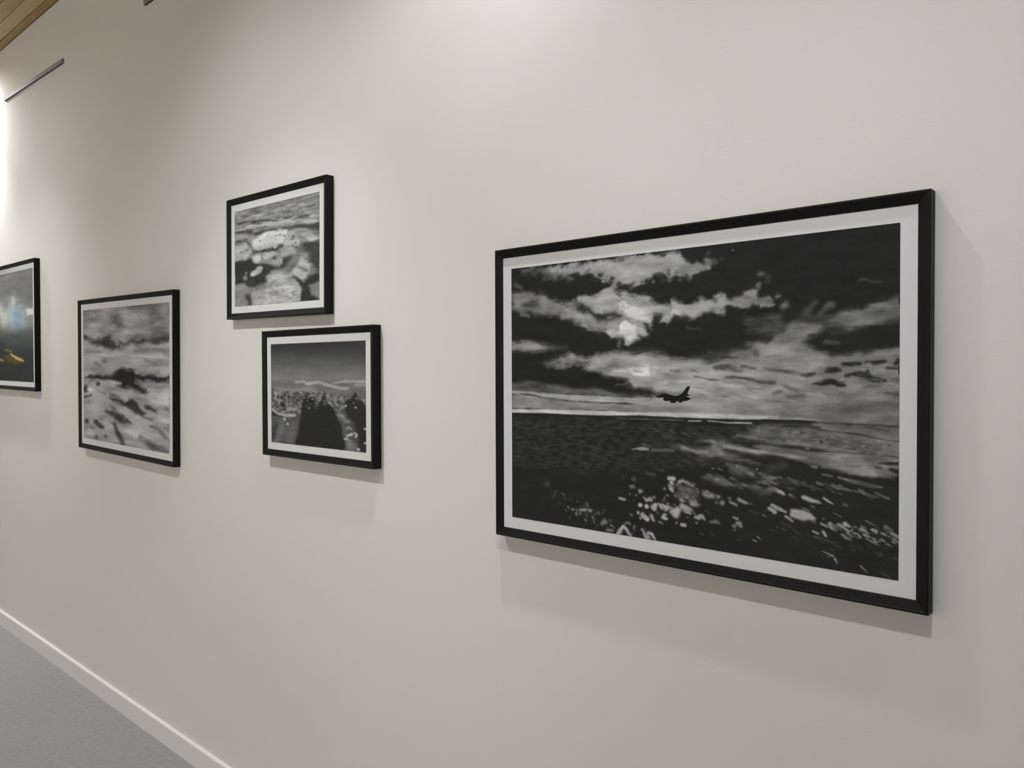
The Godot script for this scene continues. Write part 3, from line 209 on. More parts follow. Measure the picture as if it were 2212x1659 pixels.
	[1,107,3.5,1.4,610.7,485,1.2,615.6,486.8,1.5,620.5,488.8,0.7], [1,85,3.4,1.4,622.8,507.8,1.8,627.7,509.6,2.2,632.5,511.3,1.1], [1,71,3.6,1.4,560.8,502.9,1.9,564.5,504.2,2.3,568.1,505.8,1.2], 
	[1,81,3.7,1.5,529,499.7,1.1,535.3,501.9,1.3,541.5,504,0.7], [1,87,3.5,1.4,604.9,496.8,1.2,611,499,1.5,617,501.2,0.7], [1,105,3.4,1.4,626.8,511,1.7,630.2,512.2,2.1,633.5,513.5,1], 
	[1,86,3.5,1.4,608.3,488.5,1.7,614,490.6,2.2,619.7,492.9,1.1], [1,100,3.4,1.4,620.7,511.4,1,625.6,513.2,1.3,630.4,514.8,0.6], [1,84,2.5,1,444.4,534.3,1.1,447.5,535.4,1.4,450.5,536.6,0.7], 
	[1,130,2.5,1,461.3,552.5,0.9,463.3,553.3,1.2,465.3,554,0.6], [1,109,2.5,1,452.5,579.3,1.8,455.3,580.3,2.2,458.2,581.6,1.1], [1,102,2.4,1,483.2,558.8,1.5,484.5,559.3,1.9,485.9,559.6,0.9], 
	[1,142,2.6,1,410,575.3,1.2,413.2,576.4,1.5,416.4,577.3,0.8], [1,144,2.5,1,428.6,546,0.9,430.8,546.9,1.2,432.9,547.5,0.6], [1,90,2.5,1,465.8,575.1,1.2,467,575.6,1.5,468.3,576,0.7], 
	[1,126,2.5,1,450.7,579.3,1.5,452.8,580,1.9,454.8,580.5,1], [1,88,2.5,1,466,515.1,1.8,469.2,516.4,2.3,472.4,517.8,1.1], [1,131,2.6,1,407.5,591.4,2.5,409.1,591.9,3.1,410.6,593,1.6], 
	[1,128,2.6,1,401.5,559.5,1,403.5,560.2,1.2,405.6,561,0.6], [1,111,2.5,1,422.6,578.2,1.8,424.9,579.1,2.3,427.1,580.3,1.1], [1,90,2.5,1,438.9,521.5,1.6,440.8,522.2,2,442.8,523.1,1], 
	[1,137,2.6,1,375.3,577.6,1,378.3,578.7,1.2,381.4,579.8,0.6], [1,110,2.4,1,494.5,532.7,1.2,497.6,534,1.5,500.8,535.2,0.8], [1,85,2.6,1,389,589.8,2.5,391.6,590.7,3.1,394.2,591.1,1.6], 
	[1,121,2.5,1,471.8,580.2,1.4,473.3,580.7,1.8,474.8,581,0.9], [1,114,2.6,1,372,558.3,2.1,373.5,558.9,2.6,374.9,559.6,1.3], [1,131,2.4,1,499.2,528.8,2.2,500.7,529.4,2.7,502.2,530.3,1.4], 
	[1,119,2.4,0.9,519.7,535.4,1,520.9,535.9,1.2,522.1,536.3,0.6], [1,116,2.5,1,443.3,550,1.5,444.8,550.6,1.9,446.4,551.5,0.9], [1,143,2.5,1,457.9,580,0.9,461.2,581.2,1.2,464.4,582.5,0.6], 
	[1,126,2.5,1,455.7,546.6,2.3,457,547.1,2.9,458.3,547.7,1.4], [1,130,2.5,1,413.7,567.6,2.1,415.2,568.2,2.6,416.6,568.7,1.3], [1,109,2.5,1,449.5,555.7,1,452,556.6,1.2,454.5,557.8,0.6], 
	[1,142,2.6,1,400.4,577.7,2.1,403,578.7,2.6,405.6,579.1,1.3], [1,89,2.5,1,469.2,551.3,1.9,471.2,552.1,2.4,473.2,552.6,1.2], [1,115,2.5,1,471.2,515.3,1,473.1,516.1,1.2,475,516.9,0.6], 
	[1,123,2.5,1,420.1,571.7,0.9,423.4,572.9,1.1,426.7,574.4,0.6], [1,91,2.6,1,400.4,574,1.2,402.1,574.7,1.5,403.9,575.1,0.8], [1,108,2.5,1,427.4,567.2,1.6,429.8,568.1,2,432.1,569.1,1], 
	[1,85,2.5,1,454.6,518.4,1.6,457.8,519.7,1.9,461,520.7,1], [1,88,2.6,1,404.2,579.6,1.9,406,580.3,2.3,407.7,580.7,1.2], [1,144,2.5,1,413.7,574,2.5,416.6,575.1,3.1,419.6,576.7,1.5], 
	[1,107,2.5,1,417,526.7,1.9,419.3,527.6,2.3,421.6,528.8,1.2], [1,124,2.5,1,432.5,521.8,1.3,434.7,522.7,1.7,436.9,523.6,0.8], [1,95,2.5,1,440.1,519.1,1.5,442,519.8,1.9,443.9,520.6,0.9], 
	[1,125,2.6,1,392.1,569.2,2,393.7,569.8,2.5,395.2,570.2,1.2], [1,132,2.5,1,441.5,554.1,2.1,444.6,555.3,2.6,447.7,556.2,1.3], [1,115,2.5,1,459.1,529.4,0.9,461.4,530.4,1.1,463.8,531.4,0.6], 
	[1,131,2.5,1,418.2,576.2,1.7,419.6,576.8,2.1,421.1,577.1,1.1], [1,93,2.4,1,478.6,532.2,2.2,480.9,533,2.8,483.1,534.1,1.4], [1,96,2.5,1,424.9,527.8,1.4,426.9,528.6,1.8,429,529.5,0.9], 
	[1,85,2.4,1,517.6,541.9,0.9,520.1,542.9,1.1,522.6,543.8,0.5], [1,102,2.4,1,517.2,550.5,2.2,519.8,551.6,2.7,522.4,552.2,1.4], [1,133,2.5,1,442.3,560.2,1.3,444.2,560.9,1.6,446.1,561.5,0.8], 
	[1,96,2.5,1,469.9,545.6,2.3,471.1,546.1,2.9,472.4,546.9,1.4], [1,129,2.5,1,459.3,576.6,1.2,460.9,577.2,1.5,462.6,577.7,0.8], [1,137,2.4,0.9,529.4,552.1,1.6,530.7,552.6,2,531.9,553,1], 
	[1,145,2.5,1,444.6,555.9,2.4,447,556.8,3,449.3,558.3,1.5], [1,148,2.5,1,457.1,579.4,1.7,459.7,580.4,2.1,462.3,581.1,1.1], [1,93,2.5,1,466.2,517.4,2.2,468,518.1,2.7,469.8,518.6,1.3], 
	[1,95,2.4,1,502,534.2,2.3,503.2,534.7,2.9,504.5,534.8,1.4], [1,122,2.5,1,465,517.5,1.9,467.3,518.4,2.4,469.6,519.7,1.2], [1,126,2.5,1,410.9,547.3,1.2,414,548.5,1.5,417.1,549.4,0.7], 
	[1,85,2.6,1,404.7,559.2,2.4,406.7,559.9,3,408.8,560.3,1.5], [1,115,2.5,1,415.8,578.1,1.2,417.1,578.5,1.5,418.4,578.8,0.8], [1,146,2.5,1,415.6,525,1.2,418.3,526.1,1.5,420.9,527,0.7], 
	[1,86,2.4,1,476.7,526.4,2.3,479,527.3,2.8,481.3,528.5,1.4], [1,89,2.4,1,489.5,527.8,1.7,492.2,528.9,2.1,494.8,530.1,1.1], [1,69,3.3,1.3,469.2,405.3,1.3,474,406.9,1.6,478.7,408.7,0.8], 
	[1,58,3.2,1.3,485.7,390.7,1.2,491.1,392.6,1.5,496.5,394.7,0.7], [1,66,3.1,1.3,526.2,410.6,1.1,531.2,412.3,1.3,536.1,413.9,0.7], [1,72,3.2,1.3,492.2,415.7,0.9,500.2,418.4,1.2,508.2,421.2,0.6], 
	[1,61,3.5,1.4,348.2,396.6,1.6,354.2,398.5,2,360.1,400.7,1], [1,65,3.4,1.4,416,414.7,1.2,420.1,416,1.5,424.1,417.5,0.7], [1,63,3.5,1.4,382,399.6,1.2,386,400.9,1.5,390,402.4,0.8], 
	[1,64,3.2,1.3,486.6,409.6,1.4,491,411,1.8,495.3,412.4,0.9], [1,61,3.4,1.4,384.1,430.3,1.6,390.8,432.4,2,397.4,434.2,1], [1,62,3.4,1.4,407.5,418.8,1,412,420.2,1.3,416.4,421.4,0.6], 
	[1,54,3.2,1.3,510.2,405.4,1.1,516.1,407.5,1.3,522,409.6,0.7], [1,64,3.4,1.3,419.6,402.5,1,426.1,404.6,1.2,432.6,406.7,0.6], [1,65,3.4,1.4,400.4,414.4,1.5,407.5,416.7,1.9,414.5,418.6,1], 
	[1,65,3.3,1.3,452.5,407.9,1.1,458.7,410,1.4,464.8,412,0.7], [1,61,3.3,1.3,452.6,392.8,1.2,462.2,396,1.5,471.6,398.9,0.7], [1,56,3.5,1.4,347.9,418.1,1,352.5,419.5,1.2,357,420.9,0.6], 
	[1,67,3.3,1.3,446.2,407,1.2,452.5,409.1,1.5,458.9,411.5,0.8], [1,57,3.2,1.3,494.5,403.5,1.3,503.4,406.5,1.6,512.2,409.3,0.8], [1,69,3.2,1.3,483.6,412.5,1.4,489.9,414.6,1.7,496.2,417.1,0.9], 
	[1,72,3.5,1.4,357.6,437.7,1.5,368,440.9,1.8,378.2,443.8,0.9], [1,58,3.4,1.4,389.7,405.8,1,394.7,407.4,1.2,399.8,408.8,0.6], [1,62,3.3,1.3,447.2,422.8,1.3,454.1,425,1.7,460.8,427.3,0.8], 
	[1,65,3.3,1.3,466,397.2,1.1,473.4,399.6,1.4,480.7,401.9,0.7], [1,59,3.5,1.4,363,411.3,1,367.2,412.6,1.2,371.4,413.9,0.6], [1,63,3.2,1.3,506.7,413.1,1,514.2,415.6,1.3,521.6,418.1,0.6], 
	[1,63,3.4,1.4,405.2,409.7,1.1,413.6,412.4,1.4,421.9,415.1,0.7], [1,116,1.8,0.7,767.6,577.3,1.3,769.8,578.5,1.6,772,579.8,0.8], [1,86,1.7,0.7,788.7,582.9,0.6,790.6,583.9,0.7,792.4,585,0.4], 
	[1,91,1.7,0.7,829.3,582.8,1,831.7,584.1,1.3,834.1,585.2,0.6], [1,111,1.8,0.7,735.5,569.9,0.6,737.8,571.1,0.7,740.1,572.5,0.4], [1,112,1.8,0.7,775.6,579.1,0.9,778.2,580.6,1.2,780.8,581.9,0.6], 
	[1,102,1.7,0.7,831.1,583.6,1.1,833.6,585.1,1.4,836.2,586.3,0.7], [1,147,1.7,0.7,804.6,565.5,1.2,806.6,566.7,1.5,808.5,568,0.7], [1,85,1.7,0.7,821.1,565.6,1.3,823.1,566.7,1.6,825,568,0.8], 
	[1,87,1.7,0.7,827.2,575.4,0.6,828.9,576.3,0.7,830.5,577.1,0.4], [1,89,1.7,0.7,780.3,571,0.7,783.1,572.6,0.8,785.8,574.1,0.4], [1,101,1.8,0.7,738.3,570.6,1.3,741.4,572.2,1.7,744.4,574.1,0.8], 
	[1,87,1.8,0.7,738.1,575.4,1.2,740.8,576.9,1.5,743.4,578.7,0.8], [1,101,1.8,0.7,738.4,570.1,1.2,740.4,571.2,1.5,742.4,572,0.7], [1,120,1.8,0.7,757.8,574.7,1.3,760.1,576,1.6,762.4,577.5,0.8], 
	[1,97,1.8,0.7,734.6,566.6,1.3,737.7,568.3,1.6,740.7,569.7,0.8], [1,142,1.7,0.7,801.6,586.4,0.7,804.7,588.1,0.8,807.8,589.9,0.4], [1,85,1.7,0.7,784.7,564.5,0.7,787.4,566,0.8,790.2,567.5,0.4], 
	[1,81,1.7,0.7,786.8,563.7,1.2,788.5,564.6,1.6,790.1,565.4,0.8], [1,105,1.8,0.7,733.8,575.1,1,735.4,575.9,1.3,736.9,577,0.6], [1,90,1.7,0.7,829.1,571.3,1,831.4,572.7,1.3,833.7,573.7,0.6], 
	[1,85,1.8,0.7,771.2,583.3,0.8,774.6,585.1,1,777.9,587,0.5], [1,136,1.7,0.7,801.3,584.9,1.1,803.9,586.4,1.4,806.5,588.1,0.7], [1,109,1.8,0.7,755.5,584,1.3,758.6,585.7,1.6,761.7,587.6,0.8], 
	[1,121,1.7,0.7,815.8,570.3,1,817.7,571.4,1.2,819.7,572.6,0.6], [1,131,1.7,0.7,830.6,579.4,1.1,832.5,580.5,1.3,834.4,581.6,0.7], [1,123,1.8,0.7,771,564.2,1.1,773.3,565.4,1.4,775.5,566.9,0.7], 
	[1,111,1.8,0.7,737.1,566.8,1.3,739.8,568.3,1.6,742.5,570.1,0.8], [1,136,1.8,0.7,752.4,583.8,0.7,754.6,585,0.9,756.8,586.3,0.4], [1,90,1.7,0.7,817.7,563,1,819.5,564,1.2,821.3,565,0.6], 
	[1,99,1.7,0.7,812.8,581.1,1.1,815.9,582.8,1.3,819,584.4,0.7], [1,124,1.8,0.7,767.4,566.4,0.7,769.5,567.6,0.9,771.6,568.8,0.4], [1,141,1.7,0.7,829.2,563.7,0.6,830.4,564.4,0.7,831.6,565,0.4], 
	[1,81,1.7,0.7,797.9,573,0.8,800.7,574.6,0.9,803.6,576,0.5], [1,124,1.8,0.7,729.4,563.2,1.1,731.6,564.4,1.3,733.9,565.7,0.7], [1,113,1.7,0.7,809.4,585.8,1,811,586.7,1.3,812.6,587.4,0.6], 
	[1,123,1.8,0.7,745.7,572.4,1.1,748.1,573.7,1.4,750.5,575.2,0.7], [1,124,1.7,0.7,823.7,574.6,0.6,825.8,575.8,0.8,827.8,577.1,0.4], [1,146,1.8,0.7,758.5,579.1,1.2,761.4,580.7,1.5,764.4,582.3,0.8], 
	[1,95,1.7,0.7,799.5,582.1,1,802.2,583.6,1.3,804.8,585.3,0.6], [1,102,1.7,0.7,829.1,583.3,0.9,831.9,584.8,1.1,834.6,586.5,0.6], [1,137,1.8,0.7,779.3,583.4,0.9,780.6,584.1,1.1,781.9,584.6,0.6], 
	[1,139,1.8,0.7,729.3,567.2,1,732.2,568.7,1.2,735.1,570.4,0.6], [1,95,1.7,0.7,825.1,565.8,1.2,826.5,566.6,1.5,827.8,567.4,0.8], [1,102,1.7,0.7,789.8,572.5,1.2,792.1,573.8,1.5,794.5,575,0.7], 
	[1,148,1.7,0.7,813.8,582.9,0.7,816.7,584.5,0.8,819.6,586.1,0.4], [1,122,1.7,0.7,781.9,561.4,0.9,784.2,562.7,1.2,786.5,563.7,0.6], [1,119,1.7,0.7,827.8,566.3,0.8,830.6,567.9,1,833.3,569.5,0.5], 
	[1,99,1.8,0.7,777.9,570.1,1.3,781.1,571.9,1.6,784.2,573.6,0.8], [1,93,1.7,0.7,810.4,583.4,0.9,812.2,584.5,1.1,814,585.5,0.5], [1,105,1.8,0.7,736,569.3,1.1,738,570.3,1.4,740,571.5,0.7], 
	[1,106,1.8,0.7,743,567.1,1,745.2,568.3,1.2,747.4,569.4,0.6], [1,140,1.7,0.7,789.7,572.7,1.2,792.2,574.1,1.5,794.7,575.3,0.7], [1,102,1.7,0.7,801.7,581.5,1.2,803.5,582.5,1.5,805.4,583.8,0.8], 
	[1,135,1.8,0.7,744.1,563,1.2,746.3,564.2,1.5,748.4,565.1,0.8], [1,52,2.3,0.9,722.7,611.4,0.9,725.1,612.6,1.1,727.5,613.6,0.6], [1,55,2.2,0.9,765.5,599.5,0.8,769.4,601.4,1,773.4,603.3,0.5], 
	[1,53,2.3,0.9,694.3,594.2,1,696.4,595.2,1.3,698.4,596.3,0.6], [1,55,2.1,0.8,821.5,618.4,0.6,824.5,619.8,0.7,827.5,621.3,0.4], [1,67,2.1,0.8,819.4,595.6,0.7,822.2,597,0.9,825.1,598.5,0.4], 
	[1,70,2.4,1,646.7,586.6,0.8,650.7,588.4,1,654.6,590.2,0.5], [1,61,2.3,0.9,713.6,601,0.7,717,602.6,0.8,720.4,604.3,0.4], [1,53,2.4,1,629.8,592.9,0.8,634.3,594.9,1,638.7,596.9,0.5], 
	[1,63,2.4,0.9,667.3,587.7,0.8,672.7,590.2,1.1,678.1,592.9,0.5], [1,57,2.5,1,623.1,593.2,1,626.5,594.7,1.3,629.8,596,0.7], [1,63,2.2,0.9,792.5,598.1,0.6,796,599.8,0.8,799.4,601.5,0.4], 
	[1,58,2.3,0.9,730.9,613.3,0.9,733.5,614.6,1.2,736.1,615.7,0.6], [1,61,2.2,0.9,764.1,607.5,0.6,768.8,609.8,0.8,773.5,611.9,0.4], [1,69,2.3,0.9,739.8,605.8,1,744.9,608.2,1.3,749.9,610.5,0.6], 
	[1,64,2.1,0.9,806,608.9,1,810.6,611.1,1.2,815.2,613.5,0.6], [1,55,2.1,0.9,811.6,599,0.8,815.3,600.8,1,818.9,602.6,0.5], [1,55,2.4,0.9,675.2,597.4,0.8,679.6,599.5,0.9,684,601.4,0.5], 
	[1,53,2.2,0.9,778.8,602.1,1,781.8,603.6,1.3,784.7,605,0.6], [1,60,2.4,0.9,673.6,590.7,1.1,675.6,591.7,1.4,677.6,592.5,0.7], [1,63,2.4,1,665.7,601.2,0.7,671,603.6,0.9,676.2,606.1,0.4], 
	[1,63,2.9,1.2,187.1,603.9,1.1,188.3,604.3,1.4,189.6,604.6,0.7], [1,59,3,1.2,125.7,582,1.7,127.6,582.7,2.2,129.6,583.2,1.1], [1,93,2.9,1.2,206.3,598.4,1.6,208.3,599.1,2.1,210.3,600.1,1], 
	[1,71,3,1.2,156.3,601.2,1.5,157.9,601.8,1.8,159.5,602.3,0.9], [1,79,2.9,1.2,207.8,597.6,1.8,209.7,598.3,2.2,211.6,599.2,1.1], [1,63,3,1.2,119,584.8,1.5,120.6,585.3,1.9,122.2,585.9,1], 
	[1,61,3.1,1.2,116.2,569,1.1,117.7,569.6,1.4,119.2,570.2,0.7], [1,88,2.9,1.2,192.4,609,0.9,193.5,609.4,1.2,194.6,610,0.6], [1,80,3,1.2,138.5,600.7,1.1,141,601.6,1.3,143.5,602.6,0.7], 
	[1,71,3,1.2,171.1,587.8,1.3,173.2,588.5,1.6,175.2,589.2,0.8], [1,71,3,1.2,167.3,584.9,1,168.9,585.5,1.2,170.4,585.9,0.6], [1,83,3,1.2,157.8,616.2,1.4,159.5,616.8,1.8,161.2,617.2,0.9], 
	[1,59,3.1,1.2,117.6,572.6,1.1,119.1,573.1,1.4,120.6,573.6,0.7], [1,74,3,1.2,155.4,587.1,1.2,156.8,587.6,1.5,158.1,587.9,0.8], [1,71,3,1.2,127.1,578.7,1,128.3,579.1,1.2,129.4,579.5,0.6], 
	[1,63,2.9,1.2,216.3,609.8,0.9,218,610.4,1.2,219.7,611.1,0.6], [1,66,3,1.2,155.2,574.2,1.3,157.3,575,1.6,159.5,576,0.8], [1,74,2.9,1.2,184.4,610.2,1.4,186.7,611.1,1.7,189,611.9,0.9], 
	[1,81,2.6,1,216.3,608.5,1.7,218.1,609.3,2.1,219.8,610.3,1.1], [1,119,2.5,1,242.3,640,0.9,243.4,640.5,1.1,244.4,640.9,0.6], [1,70,2.5,1,273.5,627.8,0.9,275.2,628.6,1.2,276.8,629.3,0.6], 
	[1,124,2.6,1,176.5,610.3,2.1,177.9,611,2.6,179.3,611.6,1.3], [1,99,2.5,1,284.7,639.9,1.6,285.6,640.4,2,286.5,640.9,1], [1,74,2.6,1,197.4,600.1,1.9,199,600.8,2.4,200.5,601.5,1.2], 
	[1,93,2.5,1,259.3,631.3,1.4,260.7,632,1.8,262.1,632.6,0.9], [1,66,2.5,1,258.2,601.6,1.8,260.2,602.6,2.3,262.2,603.3,1.1], [1,81,2.5,1,232.2,627.5,2,233.3,628,2.4,234.5,628.3,1.2], 
	[1,124,2.6,1,213.2,617.9,0.8,214.4,618.5,1,215.7,619.1,0.5], [1,75,2.5,1,234.4,605.8,0.8,235.4,606.3,1,236.4,606.7,0.5], [1,110,2.6,1,211.6,632.7,2,212.8,633.3,2.4,214,633.7,1.2], 
	[1,94,2.5,1,275.5,623,1.9,277.3,623.9,2.4,279.1,625.1,1.2], [1,111,2.5,1,236.1,614.5,2,237.6,615.2,2.5,239.2,615.8,1.2], [1,75,2.5,1,257,608.6,1.1,257.9,609.1,1.3,258.8,609.6,0.7], 
	[1,86,2.6,1,188.8,612.4,1.4,190.4,613.2,1.7,192,614.1,0.9], [1,76,2.6,1,213.3,616.6,1.3,214.3,617,1.6,215.3,617.3,0.8], [1,66,2.6,1,215.3,623.1,2,217.3,624.1,2.5,219.3,625.2,1.2], 
	[1,112,2.4,1,336.4,629.3,1.8,337.2,629.7,2.3,338,630,1.1], [1,90,2.6,1,187.6,620.8,1.6,188.4,621.2,1.9,189.2,621.8,1], [1,78,2.5,1,262.3,620.4,1.1,264.4,621.4,1.4,266.5,622.5,0.7], 
	[1,87,2.3,0.9,357.9,632.5,1.8,359.7,633.4,2.2,361.4,634.2,1.1], [1,106,2.6,1.1,164.8,607.2,2.1,166.8,608.2,2.6,168.8,609.6,1.3], [1,66,2.5,1,268,640,1.3,270,640.9,1.6,271.9,641.8,0.8], 
	[1,123,2.5,1,278.6,635.7,1.3,280.3,636.5,1.6,282,637.2,0.8], [1,77,2.5,1,240.5,622.9,0.9,241.6,623.5,1.1,242.7,623.9,0.6], 
	[0,30,0.8,0,385,328.2,393.7,324.1,401.7,321,409.7,320.3,415.4,321.3,423.8,323.9,435,324.3,443.3,320.7,447.7,316.8,457.6,303,464.1,302.7,457.6,319.3,459.8,320.9,464.1,323.1,457.6,324,453.8,324.4,461.9,328.1,465.2,330.7,460.8,332.5,454.3,335.4,447.7,335.6,445.5,338.7,438.3,338.7,437.8,336.5,432.2,336.1,433.9,339.9,423.8,340.5,419.3,338.7,421,336.4,406.3,336.2,404,333.4,405.2,328.9,393.7,329.4], 
]

